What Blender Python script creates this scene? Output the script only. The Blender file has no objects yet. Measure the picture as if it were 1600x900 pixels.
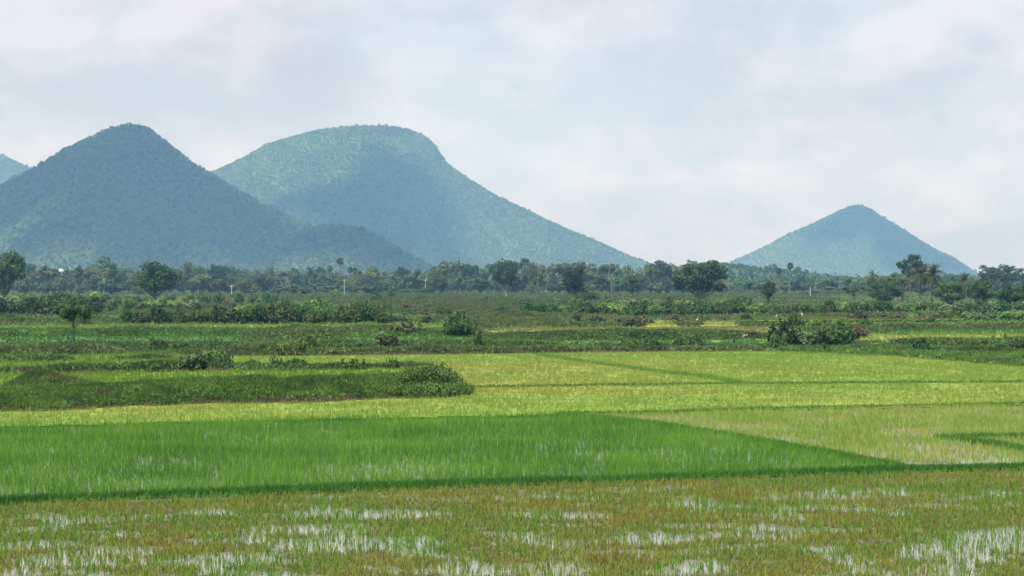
import bpy, math, random
import numpy as np
R = math.radians
F, H, CY = 2800.0, 4.5, 444.0        # focal length in photo pixels, eye height in metres, horizon row

# ------------------------------------------------------------------ camera, world, sun, exposure
sc = bpy.context.scene
col = sc.collection
cam_d = bpy.data.cameras.new('camera'); cam = bpy.data.objects.new('camera', cam_d); col.objects.link(cam)
cam_d.sensor_width = 36; cam_d.lens = F / 1600 * 36
cam_d.clip_start = 0.5; cam_d.clip_end = 20000
cam.location = (0, 0, H); cam.rotation_euler = (R(90) - math.atan(6 / F), 0, 0)
sc.camera = cam
SUN_EL, SUN_AZ = R(60), R(-145)      # azimuth measured clockwise from +Y: the sun stands high, behind and to the left
sun_dir = np.array([math.sin(SUN_AZ) * math.cos(SUN_EL), math.cos(SUN_AZ) * math.cos(SUN_EL), math.sin(SUN_EL)])
sd = bpy.data.lights.new('sun', 'SUN'); sun = bpy.data.objects.new('sun', sd); col.objects.link(sun)
sd.energy = 4.9; sd.angle = R(3.0); sd.color = (1, 0.955, 0.88)
sun.rotation_euler = (R(90) - SUN_EL, 0, -SUN_AZ + math.pi)
sun.location = (0, 0, 3000)

w = bpy.data.worlds.new("World"); sc.world = w; w.use_nodes = True
nt = w.node_tree; nt.nodes.clear()
def N(nt, t, **kw):
    n = nt.nodes.new(t)
    for k, v in kw.items(): setattr(n, k, v)
    return n
out = N(nt, 'ShaderNodeOutputWorld'); bg = N(nt, 'ShaderNodeBackground'); bg.inputs[1].default_value = 0.12
sky = N(nt, 'ShaderNodeTexSky', sky_type='NISHITA', sun_disc=False)
sky.sun_elevation = SUN_EL; sky.sun_rotation = SUN_AZ; sky.dust_density = 2.5; sky.air_density = 1.0
tc = N(nt, 'ShaderNodeTexCoord'); sep = N(nt, 'ShaderNodeSeparateXYZ'); nt.links.new(tc.outputs['Generated'], sep.inputs[0])
# direction -> point on a cloud layer overhead (flattened towards the horizon)
zp = N(nt, 'ShaderNodeMath', operation='ADD'); nt.links.new(sep.outputs[2], zp.inputs[0]); zp.inputs[1].default_value = 0.52
zm = N(nt, 'ShaderNodeMath', operation='MAXIMUM'); nt.links.new(zp.outputs[0], zm.inputs[0]); zm.inputs[1].default_value = 0.03
dx = N(nt, 'ShaderNodeMath', operation='DIVIDE'); nt.links.new(sep.outputs[0], dx.inputs[0]); nt.links.new(zm.outputs[0], dx.inputs[1])
dy = N(nt, 'ShaderNodeMath', operation='DIVIDE'); nt.links.new(sep.outputs[1], dy.inputs[0]); nt.links.new(zm.outputs[0], dy.inputs[1])
cmb = N(nt, 'ShaderNodeCombineXYZ'); nt.links.new(dx.outputs[0], cmb.inputs[0]); nt.links.new(dy.outputs[0], cmb.inputs[1])
n1 = N(nt, 'ShaderNodeTexNoise'); n1.inputs['Scale'].default_value = 3.4; n1.inputs['Detail'].default_value = 7; n1.inputs['Roughness'].default_value = 0.52
n1.inputs['Distortion'].default_value = 0.25
nt.links.new(cmb.outputs[0], n1.inputs['Vector'])
r1 = N(nt, 'ShaderNodeValToRGB'); r1.color_ramp.elements[0].position = 0.36; r1.color_ramp.elements[1].position = 0.60
r1.color_ramp.elements[0].color = (0.72, 0.72, 0.72, 1); r1.color_ramp.elements[1].color = (1, 1, 1, 1)
nt.links.new(n1.outputs[0], r1.inputs[0])
n2 = N(nt, 'ShaderNodeTexNoise'); n2.inputs['Scale'].default_value = 6.5; n2.inputs['Detail'].default_value = 8; n2.inputs['Roughness'].default_value = 0.62; n2.inputs['Distortion'].default_value = 0.15
mp = N(nt, 'ShaderNodeMapping'); mp.inputs['Location'].default_value = (7.3, 3.1, 0); nt.links.new(cmb.outputs[0], mp.inputs[0]); nt.links.new(mp.outputs[0], n2.inputs['Vector'])
r2 = N(nt, 'ShaderNodeValToRGB'); r2.color_ramp.elements[0].position = 0.41; r2.color_ramp.elements[1].position = 0.61
CLOUD = 3.1
r2.color_ramp.elements[0].color = (0.755, 0.785, 0.91, 1); r2.color_ramp.elements[1].color = (1.10, 1.065, 1.15, 1)
nt.links.new(n2.outputs[0], r2.inputs[0])
sc2 = N(nt, 'ShaderNodeMixRGB', blend_type='MULTIPLY'); sc2.inputs[0].default_value = 1; sc2.inputs[2].default_value = (CLOUD, CLOUD, CLOUD, 1)
nt.links.new(r2.outputs[0], sc2.inputs[1])
mx = N(nt, 'ShaderNodeMixRGB'); nt.links.new(r1.outputs[0], mx.inputs[0]); nt.links.new(sky.outputs[0], mx.inputs[1]); nt.links.new(sc2.outputs[0], mx.inputs[2])
nt.links.new(mx.outputs[0], bg.inputs[0]); nt.links.new(bg.outputs[0], out.inputs[0])

sc.view_settings.view_transform = 'Standard'; sc.view_settings.look = 'None'
sc.view_settings.exposure = 1.0; sc.view_settings.gamma = 1; sc.view_settings.use_curve_mapping = False
sc.render.engine = 'CYCLES'
cy = sc.cycles
cy.max_bounces = 5; cy.diffuse_bounces = 3; cy.glossy_bounces = 2; cy.transmission_bounces = 3; cy.volume_bounces = 0; cy.transparent_max_bounces = 4
cy.use_denoising = True; cy.denoiser = 'OPENIMAGEDENOISE'; cy.denoising_input_passes = 'RGB_ALBEDO_NORMAL'
cy.use_adaptive_sampling = False; cy.sample_clamp_indirect = 6; cy.caustics_reflective = False; cy.caustics_refractive = False

# ------------------------------------------------------------------ helpers
rng = np.random.default_rng(7)
rnd = random.Random(5)
def G(px, py):
    Y = F * H / (py - CY); return (px - 800) * Y / F, Y
def PX(X, Y): return 800 + F * X / Y
def PY(Y): return CY + F * H / Y
def Z(py, Y): return H - (py - CY) / F * Y          # height seen at row py at distance Y

def _h(ix, iy, s):
    n = (ix * 374761393 + iy * 668265263 + s * 2147483647) & 0xffffffff
    n = ((n ^ (n >> 13)) * 1274126177) & 0xffffffff
    return ((n ^ (n >> 16)) & 0xffff) / 65535.0
def vn(x, y, s=0):
    x = np.asarray(x, float); y = np.asarray(y, float)
    ix = np.floor(x).astype(np.int64); iy = np.floor(y).astype(np.int64)
    fx = x - ix; fy = y - iy; fx = fx * fx * (3 - 2 * fx); fy = fy * fy * (3 - 2 * fy)
    return (_h(ix, iy, s) * (1 - fx) * (1 - fy) + _h(ix + 1, iy, s) * fx * (1 - fy)
            + _h(ix, iy + 1, s) * (1 - fx) * fy + _h(ix + 1, iy + 1, s) * fx * fy)
def fbm(x, y, s=0, o=4):
    t = 0; a = 0.5; tot = 0
    for k in range(o):
        t = t + a * vn(np.asarray(x) * 2 ** k, np.asarray(y) * 2 ** k, s + 17 * k); tot += a; a *= 0.5
    return t / tot

def inpoly(px, py, poly):
    px = np.asarray(px); py = np.asarray(py); c = np.zeros(px.shape, bool); n = len(poly)
    for i in range(n):
        x0, y0 = poly[i]; x1, y1 = poly[(i + 1) % n]
        if y0 == y1: continue
        c ^= ((y0 > py) != (y1 > py)) & (px < (x1 - x0) * (py - y0) / (y1 - y0) + x0)
    return c

def mesh_np(name, verts, faces, k, colour=None, smooth=False, mats=(), mat_index=None):
    """verts (n,3), faces flat index array with k corners a face, colour (nf,3) per face"""
    me = bpy.data.meshes.new(name)
    verts = np.ascontiguousarray(verts, np.float32); faces = np.ascontiguousarray(faces, np.int32).ravel()
    nf = len(faces) // k
    me.vertices.add(len(verts)); me.vertices.foreach_set('co', verts.ravel())
    me.loops.add(len(faces)); me.loops.foreach_set('vertex_index', faces)
    me.polygons.add(nf); me.polygons.foreach_set('loop_start', np.arange(0, nf * k, k, dtype=np.int32))
    if mat_index is not None: me.polygons.foreach_set('material_index', np.ascontiguousarray(mat_index, np.int32))
    if smooth: me.polygons.foreach_set('use_smooth', np.ones(nf, bool))
    me.update(calc_edges=True)
    if colour is not None:
        a = me.attributes.new('tint', 'FLOAT_COLOR', 'FACE')
        a.data.foreach_set('color', np.concatenate([colour, np.ones((nf, 1))], 1).astype(np.float32).ravel())
    for m in mats: me.materials.append(m)
    return me
def obj(name, me, parent=None, label=None, cat=None, group=None, kind=None, loc=None):
    o = bpy.data.objects.new(name, me); col.objects.link(o)
    if parent: o.parent = parent
    if loc is not None: o.location = loc
    if label: o['label'] = label
    if cat: o['category'] = cat
    if group: o['group'] = group
    if kind: o['kind'] = kind
    return o

# ------------------------------------------------------------------ materials
def plain(name, c, rough=0.85, spec=0.2, var=0.25, scale=1.0, bump=0.0):
    m = bpy.data.materials.new(name); m.use_nodes = True; t = m.node_tree; b = t.nodes['Principled BSDF']
    b.inputs['Roughness'].default_value = rough; b.inputs['Specular IOR Level'].default_value = spec
    tc = N(t, 'ShaderNodeTexCoord'); n = N(t, 'ShaderNodeTexNoise'); n.inputs['Scale'].default_value = scale; n.inputs['Detail'].default_value = 6
    t.links.new(tc.outputs['Object'], n.inputs['Vector'])
    r = N(t, 'ShaderNodeValToRGB'); r.color_ramp.elements[0].position = 0.3; r.color_ramp.elements[1].position = 0.7
    r.color_ramp.elements[0].color = tuple(x * (1 - var) for x in c) + (1,); r.color_ramp.elements[1].color = tuple(min(1, x * (1 + var)) for x in c) + (1,)
    t.links.new(n.outputs[0], r.inputs[0]); t.links.new(r.outputs[0], b.inputs['Base Color'])
    if bump:
        bp = N(t, 'ShaderNodeBump'); bp.inputs['Strength'].default_value = bump; t.links.new(n.outputs[0], bp.inputs['Height']); t.links.new(bp.outputs[0], b.inputs['Normal'])
    return m
def leafy(name, c=None, trans=0.35, objvar=0.0, rough=0.7):
    """leaf or blade: colour from the per-face tint (or c), a matt face and some light let through"""
    m = bpy.data.materials.new(name); m.use_nodes = True; t = m.node_tree; t.nodes.clear()
    o = N(t, 'ShaderNodeOutputMaterial'); b = N(t, 'ShaderNodeBsdfPrincipled'); tr = N(t, 'ShaderNodeBsdfTranslucent'); mix = N(t, 'ShaderNodeMixShader')
    b.inputs['Roughness'].default_value = rough; b.inputs['Specular IOR Level'].default_value = 0.10
    mix.inputs[0].default_value = trans
    a = N(t, 'ShaderNodeAttribute', attribute_name='tint')
    src = a.outputs['Color']
    if c is not None:
        mul = N(t, 'ShaderNodeMixRGB', blend_type='MULTIPLY'); mul.inputs[0].default_value = 1; mul.inputs[2].default_value = c + (1,)
        t.links.new(src, mul.inputs[1]); src = mul.outputs[0]
    if objvar:
        oi = N(t, 'ShaderNodeObjectInfo'); hs = N(t, 'ShaderNodeHueSaturation')
        mr = N(t, 'ShaderNodeMapRange'); mr.inputs['To Min'].default_value = 1 - objvar; mr.inputs['To Max'].default_value = 1 + objvar
        t.links.new(oi.outputs['Random'], mr.inputs[0]); t.links.new(mr.outputs[0], hs.inputs['Value'])
        m2 = N(t, 'ShaderNodeMapRange'); m2.inputs['To Min'].default_value = 0.5 + 0.028; m2.inputs['To Max'].default_value = 0.5 - 0.028
        fr = N(t, 'ShaderNodeMath', operation='MULTIPLY'); fr.inputs[1].default_value = 7.31; t.links.new(oi.outputs['Random'], fr.inputs[0])
        f2 = N(t, 'ShaderNodeMath', operation='FRACT'); t.links.new(fr.outputs[0], f2.inputs[0]); t.links.new(f2.outputs[0], m2.inputs[0]); t.links.new(m2.outputs[0], hs.inputs['Hue'])
        t.links.new(src, hs.inputs['Color']); src = hs.outputs[0]
    t.links.new(src, b.inputs['Base Color']); t.links.new(src, tr.inputs[0])
    t.links.new(b.outputs[0], mix.inputs[1]); t.links.new(tr.outputs[0], mix.inputs[2]); t.links.new(mix.outputs[0], o.inputs[0])
    return m
M_blade = leafy('rice_blade', trans=0.45)
M_grass = leafy('grass_blade', trans=0.3)
M_leaf = {
    'dark':  leafy('dark_leaf',  (0.031, 0.058, 0.021), 0.22, 0.22),
    'mid':   leafy('mid_leaf',   (0.046, 0.094, 0.026), 0.28, 0.22),
    'light': leafy('light_leaf', (0.105, 0.190, 0.050), 0.30, 0.20),
    'grey':  leafy('grey_leaf',  (0.072, 0.120, 0.048), 0.28, 0.20),
    'brown': leafy('brown_leaf', (0.082, 0.086, 0.046), 0.22, 0.20),
    'far':   leafy('far_leaf',   (0.052, 0.092, 0.040), 0.22, 0.35),
    'palm':  leafy('palm_leaf',  (0.055, 0.075, 0.035), 0.22, 0.15),
    'rust':  leafy('rust_leaf',  (0.105, 0.075, 0.048), 0.22, 0.10),
}
M_hill = leafy('hill_forest_leaf', trans=0.2)
M_bark = plain('bark', (0.11, 0.09, 0.07), scale=6, bump=0.4)
M_pale_bark = plain('pale_bark', (0.26, 0.24, 0.20), scale=6, bump=0.4)
M_mud = plain('mud', (0.085, 0.066, 0.038), rough=0.6, spec=0.4, var=0.4, scale=3.0, bump=0.5)
M_concrete = plain('pale_concrete', (0.40, 0.40, 0.38), scale=3)
M_hillsoil = plain('hill_undergrowth', (0.05, 0.08, 0.035), var=0.3, scale=0.03)

def terrain_mat():
    m = bpy.data.materials.new('grassland'); m.use_nodes = True; t = m.node_tree; b = t.nodes['Principled BSDF']
    b.inputs['Roughness'].default_value = 1.0; b.inputs['Specular IOR Level'].default_value = 0.0
    tc = N(t, 'ShaderNodeTexCoord'); mp = N(t, 'ShaderNodeMapping'); mp.inputs['Scale'].default_value = (0.05, 0.12, 0.1)
    t.links.new(tc.outputs['Object'], mp.inputs[0])
    n = N(t, 'ShaderNodeTexNoise'); n.inputs['Scale'].default_value = 1.0; n.inputs['Detail'].default_value = 9; n.inputs['Roughness'].default_value = 0.65
    t.links.new(mp.outputs[0], n.inputs['Vector'])
    r = N(t, 'ShaderNodeValToRGB'); e = r.color_ramp.elements
    e[0].position = 0.30; e[0].color = (0.085, 0.068, 0.040, 1); e[1].position = 0.75; e[1].color = (0.085, 0.155, 0.035, 1)
    k = e.new(0.48); k.color = (0.050, 0.080, 0.028, 1); k = e.new(0.60); k.color = (0.060, 0.110, 0.030, 1)
    t.links.new(n.outputs[0], r.inputs[0]); t.links.new(r.outputs[0], b.inputs['Base Color'])
    return m
M_land = terrain_mat()
def tint_mat(name, rough=0.85, bump=0.0):
    m = bpy.data.materials.new(name); m.use_nodes = True; t = m.node_tree; b = t.nodes['Principled BSDF']
    b.inputs['Roughness'].default_value = rough; b.inputs['Specular IOR Level'].default_value = 0.04
    a = N(t, 'ShaderNodeAttribute', attribute_name='tint'); n = N(t, 'ShaderNodeTexNoise'); tc = N(t, 'ShaderNodeTexCoord')
    n.inputs['Scale'].default_value = 2.2; n.inputs['Detail'].default_value = 6; t.links.new(tc.outputs['Object'], n.inputs['Vector'])
    mr = N(t, 'ShaderNodeMapRange'); mr.inputs['To Min'].default_value = 0.55; mr.inputs['To Max'].default_value = 1.45
    t.links.new(n.outputs[0], mr.inputs[0])
    mul = N(t, 'ShaderNodeVectorMath', operation='SCALE'); t.links.new(a.outputs['Color'], mul.inputs[0]); t.links.new(mr.outputs[0], mul.inputs['Scale'])
    t.links.new(mul.outputs[0], b.inputs['Base Color'])
    return m
M_tint = tint_mat('soil_and_turf')
def water_mat():
    m = bpy.data.materials.new('paddy_water'); m.use_nodes = True; t = m.node_tree; b = t.nodes['Principled BSDF']
    b.inputs['Roughness'].default_value = 0.06; b.inputs['IOR'].default_value = 1.5; b.inputs['Specular IOR Level'].default_value = 0.9
    b.inputs['Base Color'].default_value = (0.165, 0.17, 0.145, 1)
    tc = N(t, 'ShaderNodeTexCoord'); n = N(t, 'ShaderNodeTexNoise'); n.inputs['Scale'].default_value = 9; n.inputs['Detail'].default_value = 3
    t.links.new(tc.outputs['Object'], n.inputs['Vector'])
    bp = N(t, 'ShaderNodeBump'); bp.inputs['Strength'].default_value = 0.03; bp.inputs['Distance'].default_value = 0.02
    t.links.new(n.outputs[0], bp.inputs['Height']); t.links.new(bp.outputs[0], b.inputs['Normal'])
    return m
M_water = water_mat()

# ------------------------------------------------------------------ vegetation builders (numpy)
def unit(v): return v / np.maximum(np.linalg.norm(v, axis=-1, keepdims=True), 1e-9)
def leaf_quads(lobes, n, size, rg, droop=0.0, shell=0.35, up=0.25):
    """leaf clumps spread through the outer part of each lobe; returns verts (4n,3), tint (n,3)"""
    L = np.array(lobes, float); a = (L[:, 3] * L[:, 4] + L[:, 4] * L[:, 5] + L[:, 3] * L[:, 5]); a /= a.sum()
    i = rg.choice(len(L), n, p=a)
    d = unit(rg.normal(size=(n, 3))); rr = 1 - np.abs(rg.normal(0, shell, n)); rr = np.clip(rr, 0.05, 1.15)
    p = L[i, :3] + d * rr[:, None] * L[i, 3:6]
    nrm = unit(d + rg.normal(0, 0.55, (n, 3)) + np.array([0, 0, up]))
    t = unit(np.cross(nrm, rg.normal(size=(n, 3)))); b = np.cross(nrm, t)
    s = size * rg.uniform(0.55, 1.35, n)[:, None]; t = t * s; b = b * s * rg.uniform(0.5, 0.9, n)[:, None]
    b[:, 2] -= droop * s[:, 0]
    v = np.stack([p - t, p - b * 0.7 + t * 0.1, p + t, p + b * 0.8 - t * 0.15], 1).reshape(-1, 3)
    lobe_t = rg.uniform(0.8, 1.2, len(L))[i]
    tint = (lobe_t * rg.uniform(0.75, 1.3, n))[:, None] * np.stack([rg.uniform(0.85, 1.2, n), np.ones(n), rg.uniform(0.8, 1.15, n)], 1)
    return v, tint
def crown_mesh(name, lobes, n, size, mat, seed, **kw):
    rg = np.random.default_rng(seed); v, t = leaf_quads(lobes, n, size, rg, **kw)
    return mesh_np(name, v, np.arange(len(v)), 4, t, mats=[mat])
def tube(pts, rad, sides=6):
    pts = np.array(pts, float); V = []; Fs = []
    for k, p in enumerate(pts):
        d = pts[min(k + 1, len(pts) - 1)] - pts[max(k - 1, 0)]; d = d / (np.linalg.norm(d) + 1e-9)
        a = np.cross(d, [0.13, 1, 0.07]); a /= np.linalg.norm(a); b = np.cross(d, a)
        for j in range(sides):
            an = 2 * math.pi * j / sides; V.append(p + rad[k] * (math.cos(an) * a + math.sin(an) * b))
    for k in range(len(pts) - 1):
        for j in range(sides):
            Fs.append((k * sides + j, k * sides + (j + 1) % sides, (k + 1) * sides + (j + 1) % sides, (k + 1) * sides + j))
    return np.array(V), np.array(Fs)
def join(parts):
    V = []; Fs = []; o = 0
    for v, f in parts: V.append(v); Fs.append(f + o); o += len(v)
    return np.concatenate(V), np.concatenate(Fs)
def tubes_mesh(name, tubes, mat):
    v, f = join([tube(*t) for t in tubes]); return mesh_np(name, v, f, 4, smooth=True, mats=[mat])

def tree_proto(kind, seed, mat, hgt=10.0, bark=None, n=2600, leaf=0.42):
    """returns (crown mesh, trunk mesh) of a tree hgt metres tall"""
    rg = np.random.default_rng(seed); h = hgt; L = []; T = []
    bark = bark or M_bark
    if kind == 'round':   w, z0, nl, lr, tr = 0.44, 0.12, 24, 0.155, 0.032
    elif kind == 'low':   w, z0, nl, lr, tr = 0.60, 0.0, 26, 0.17, 0.03
    elif kind == 'oval':  w, z0, nl, lr, tr = 0.32, 0.12, 22, 0.13, 0.026
    elif kind == 'flat':  w, z0, nl, lr, tr = 0.62, 0.55, 15, 0.13, 0.028
    elif kind == 'wispy': w, z0, nl, lr, tr = 0.34, 0.25, 30, 0.10, 0.018
    elif kind == 'parasol': w, z0, nl, lr, tr = 0.50, 0.46, 22, 0.14, 0.022
    elif kind == 'broad': w, z0, nl, lr, tr = 0.66, 0.06, 38, 0.15, 0.045
    cz = (1 + z0) / 2 * h; hz = (1 - z0) / 2 * h
    for k in range(nl):
        d = unit(rg.normal(size=3)); d[2] = d[2] * 0.9 + 0.1; rr = rg.uniform(0.5, 0.9)
        r0 = lr * h * rg.uniform(0.65, 1.2)
        L.append((d[0] * rr * w * h, d[1] * rr * w * h, cz + d[2] * rr * (hz - r0 * 0.5), r0 * rg.uniform(0.9, 1.3), r0 * rg.uniform(0.9, 1.3), r0 * rg.uniform(0.6, 0.85)))
    if kind in ('round', 'low', 'oval', 'broad'): L.append((0, 0, cz, w * h * 0.55, w * h * 0.55, hz * 0.62))
    top = cz + hz * 0.3; bend = rg.normal(0, 0.03 * h, 2)
    pts = [(0, 0, -0.3), (bend[0] * 0.3, bend[1] * 0.3, h * z0 * 0.6), (bend[0], bend[1], cz - hz * 0.3), (bend[0] * 1.2, bend[1], top)]
    T.append((pts, [tr * h * 1.25, tr * h * 0.95, tr * h * 0.7, tr * h * 0.25]))
    fork = np.array([bend[0] * 0.5, bend[1] * 0.5, max(h * z0 * 0.8, h * 0.1)])
    for k in range(0, nl, 2):
        e = np.array(L[k][:3]); m = fork * 0.45 + e * 0.55 + np.array([0, 0, -0.04 * h])
        T.append(([fork, m, e], [tr * h * 0.5, tr * h * 0.3, tr * h * 0.1], 5))
    me = crown_mesh('crown', L, n, leaf, mat, seed + 1, shell=0.75 if kind == 'wispy' else 0.35)
    return me, tubes_mesh('trunk', T, bark)

def date_palm(seed, hgt=7.0, mat=None, fl=2.9, nfr=54, lean=0.3):
    rg = np.random.default_rng(seed); tp = np.array([lean, 0.1, hgt])
    tr = tubes_mesh('trunk', [([(0, 0, -0.3), (lean * 0.1, 0, hgt * 0.35), (lean * 0.6, 0.05, hgt * 0.75), tp], [0.17, 0.13, 0.115, 0.19], 8)], M_bark)
    V = []; nv = 0
    for k in range(nfr):
        az = rg.uniform(0, 2 * math.pi); el = rg.uniform(-0.5, 1.35); L = fl * rg.uniform(0.8, 1.15)
        d = np.array([math.cos(az) * math.cos(el), math.sin(az) * math.cos(el), math.sin(el)]); side = np.array([-math.sin(az), math.cos(az), 0])
        p = tp.copy(); st = 9
        for s in range(st):
            q = p + d * L / st; wd = 0.42 * math.sin(math.pi * (s + 1.2) / (st + 1.6)) * fl / 2.3
            for sg in (-1, 1):
                for u in (0.2, 0.7):
                    a = p + (q - p) * u; tip = a + side * sg * wd + d * 0.22 + np.array([0, 0, -0.10 * rg.uniform(0.3, 1.6)])
                    V += [a - d * 0.035, a + d * 0.05, tip + d * 0.02, tip - d * 0.02]
            sw = side * 0.025; V += [p - sw, p + sw, q + sw, q - sw]
            p = q; d = d + np.array([0, 0, -0.17]); d /= np.linalg.norm(d)
    V = np.array(V); n = len(V) // 4
    t = rg.uniform(0.75, 1.3, (n, 1)) * np.ones((1, 3))
    return mesh_np('crown', V, np.arange(len(V)), 4, t, mats=[mat or M_leaf['palm']]), tr
def fan_palm(seed, hgt=12.0, mat=None, r=1.35, nf=34):
    rg = np.random.default_rng(seed); tp = np.array([0.2, 0.0, hgt])
    tr = tubes_mesh('trunk', [([(0, 0, -0.3), (0.05, 0, hgt * 0.4), (0.15, 0, hgt * 0.8), tp], [0.30, 0.22, 0.19, 0.22], 8)], M_bark)
    V = []
    for k in range(nf):
        d = unit(rg.normal(size=3)); d[2] = max(d[2], -0.75); d = unit(d); c = tp + d * r * 0.62
        V += [tp, tp + np.array([0.03, 0, 0]), c + np.array([0.03, 0, 0]), c]
        s = unit(np.cross(d, rg.normal(size=3))); m = 9; R0 = r * rg.uniform(0.5, 0.68)
        for j in range(m):
            a0 = (j / m - 0.5) * 4.4; a1 = a0 + 0.42; am = (a0 + a1) / 2
            f = lambda a, q: c + (d * math.cos(a) + s * math.sin(a)) * q
            V += [c, f(a0, R0 * 0.75), f(am, R0 * rg.uniform(0.9, 1.1)), f(a1, R0 * 0.75)]
    V = np.array(V); n = len(V) // 4
    return mesh_np('crown', V, np.arange(len(V)), 4, rg.uniform(0.75, 1.3, (n, 1)) * np.ones((1, 3)), mats=[mat or M_leaf['palm']]), tr
def shrub_proto(seed, mat, w=1.0, h=1.0, n=1200, leaf=0.09, spiky=0.0):
    """one mesh: leaves and a few stems; about 2w wide and h tall"""
    rg = np.random.default_rng(seed); L = []
    for k in range(11):
        a = rg.uniform(0, 6.28); rr = rg.uniform(0.1, 0.75); z = h * rg.uniform(0.25, 0.75) * (1 - 0.35 * rr)
        r0 = rg.uniform(0.2, 0.38)
        L.append((math.cos(a) * rr * w, math.sin(a) * rr * w, z, r0 * w, r0 * w, r0 * h * 0.85))
    L.append((0, 0, h * 0.4, w * 0.6, w * 0.6, h * 0.42))
    v, t = leaf_quads(L, n, leaf, rg)
    if spiky:   # upright shoots standing out of the crown
        pts = []; 
        for k in range(int(14 * spiky)):
            a = rg.uniform(0, 6.28); rr = rg.uniform(0, 0.8); b = np.array([math.cos(a) * rr * w, math.sin(a) * rr * w, h * 0.6]); e = b + np.array([rg.normal(0, 0.12) * w, rg.normal(0, 0.12) * w, h * rg.uniform(0.35, 0.75)])
            for u in np.linspace(0, 1, 14): pts.append(tuple(b + (e - b) * u) + (0.05 * w, 0.05 * w, 0.05 * h))
        v2, t2 = leaf_quads(pts, int(260 * spiky), leaf * 0.9, rg); v = np.concatenate([v, v2]); t = np.concatenate([t, t2])
    fw, fh = np.percentile(np.hypot(v[:, 0], v[:, 1]), 97) / w, np.percentile(v[:, 2], 98.5) / h
    v = v / np.array([fw, fw, fh]); L = [(q[0] / fw, q[1] / fw, q[2] / fh) + tuple(q[3:]) for q in L]
    v[:, 2] = np.maximum(v[:, 2], 0.0)
    tv, tf = join([tube([(0, 0, -0.1), (0.3 * L[k][0], 0.3 * L[k][1], 0.2 * h), L[k][:3]], [0.035 * w, 0.025 * w, 0.01 * w], 4) for k in range(5)])
    nq = len(v) // 4; V = np.concatenate([v, tv]); Fc = np.concatenate([np.arange(len(v)).reshape(-1, 4), tf + len(v)])
    T = np.concatenate([t, np.ones((len(tf), 3))]); mi = np.concatenate([np.zeros(nq, int), np.ones(len(tf), int)])
    return mesh_np('shrub', V, Fc, 4, T, mats=[mat, M_bark], mat_index=mi)

def blades(P, hgt, colour, rg, k=5, width=0.012, lean=0.35, spread=0.03, seg2=False):
    """P (n,3) tuft roots, hgt (n,), colour (n,3): k blades a tuft; returns verts, faces(tri), colours"""
    n = len(P)
    B = np.repeat(P, k, 0) + np.concatenate([rg.normal(0, spread, (n * k, 2)), np.zeros((n * k, 1))], 1)
    hh = np.repeat(hgt, k) * rg.uniform(0.6, 1.1, n * k)
    az = rg.uniform(0, 2 * np.pi, n * k); ln = np.abs(rg.normal(0, lean, n * k)) * hh
    tip = B + np.stack([np.cos(az) * ln, np.sin(az) * ln, hh], 1)
    wa = rg.uniform(0, 2 * np.pi, n * k); wv = np.stack([np.cos(wa), np.sin(wa), np.zeros(n * k)], 1) * (width if np.isscalar(width) else np.repeat(width, k)[:, None])
    c = np.repeat(colour, k, 0) * rg.uniform(0.78, 1.18, (n * k, 1))
    if not seg2:
        v = np.stack([B - wv, B + wv, tip], 1).reshape(-1, 3); return v, np.arange(len(v)), c
    mid = B + (tip - B) * np.array([0.35, 0.35, 0.6])
    v = np.stack([B - wv * 0.7, B + wv * 0.7, mid + wv, mid - wv, tip], 1).reshape(-1, 3)
    b = np.arange(n * k)[:, None] * 5
    f = np.concatenate([b + 0, b + 1, b + 2, b + 0, b + 2, b + 3, b + 3, b + 2, b + 4], 1).ravel()
    return v, f, np.repeat(c, 3, 0)
def grid_points(x0, x1, y0, y1, sx, sy, rg, jit=0.25):
    xs = np.arange(x0, x1, sx); ys = np.arange(y0, y1, sy); X, Y = np.meshgrid(xs, ys)
    X = X + rg.normal(0, jit * sx, X.shape); Y = Y + rg.normal(0, jit * sy, Y.shape)
    return X.ravel(), Y.ravel()

# ------------------------------------------------------------------ ground
def quad_mesh(name, x0, x1, y0, y1, z, mat):
    v = np.array([(x0, y0, z), (x1, y0, z), (x1, y1, z), (x0, y1, z)]); return mesh_np(name, v, [0, 1, 2, 3], 4, mats=[mat])
obj('ground', quad_mesh('ground', -4400, 4400, -250, 6800, -0.06, M_land), kind='structure')

# field polygons in photo pixels on the plain
BUND1 = [(-250, 802), (0, 790), (200, 780), (400, 774), (600, 767), (800, 759), (1000, 753), (1200, 746), (1400, 739), (1600, 735), (1850, 731)]
DIAG = [(870, 649), (940, 655), (1000, 662), (1100, 676), (1200, 694), (1300, 713), (1400, 733)]
UP1 = [(870, 649), (960, 648), (1050, 646), (1200, 641), (1400, 637), (1600, 633), (1850, 628)]
UP2 = [(725, 608), (850, 606), (1000, 604), (1140, 602), (1350, 601), (1600, 599), (1850, 597)]
DIAG2 = [(835, 556), (900, 566), (1000, 580), (1100, 592), (1150, 602)]
SPUR1 = [(1465, 686), (1600, 685), (1850, 682)]
SPUR2 = [(1465, 686), (1540, 696), (1600, 707), (1850, 740)]
POLY_A = [(-250, 801)] + BUND1[1:9] + DIAG[::-1] + [(800, 651), (400, 658), (0, 668), (-250, 676)]
POLY_D = DIAG + [(1400, 739), (1600, 735), (1850, 731)] + UP1[::-1]
EDGE_FAR = [(1850, 596), (1600, 574), (1530, 569), (1480, 564), (1400, 558), (1300, 553), (1200, 550), (1050, 551), (940, 552), (700, 555), (420, 558), (350, 558)]
MOUND = [(-250, 650), (-60, 648), (0, 645), (100, 643), (200, 637), (300, 633), (400, 632), (500, 630), (600, 625), (660, 622), (715, 614), (733, 606)]

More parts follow.
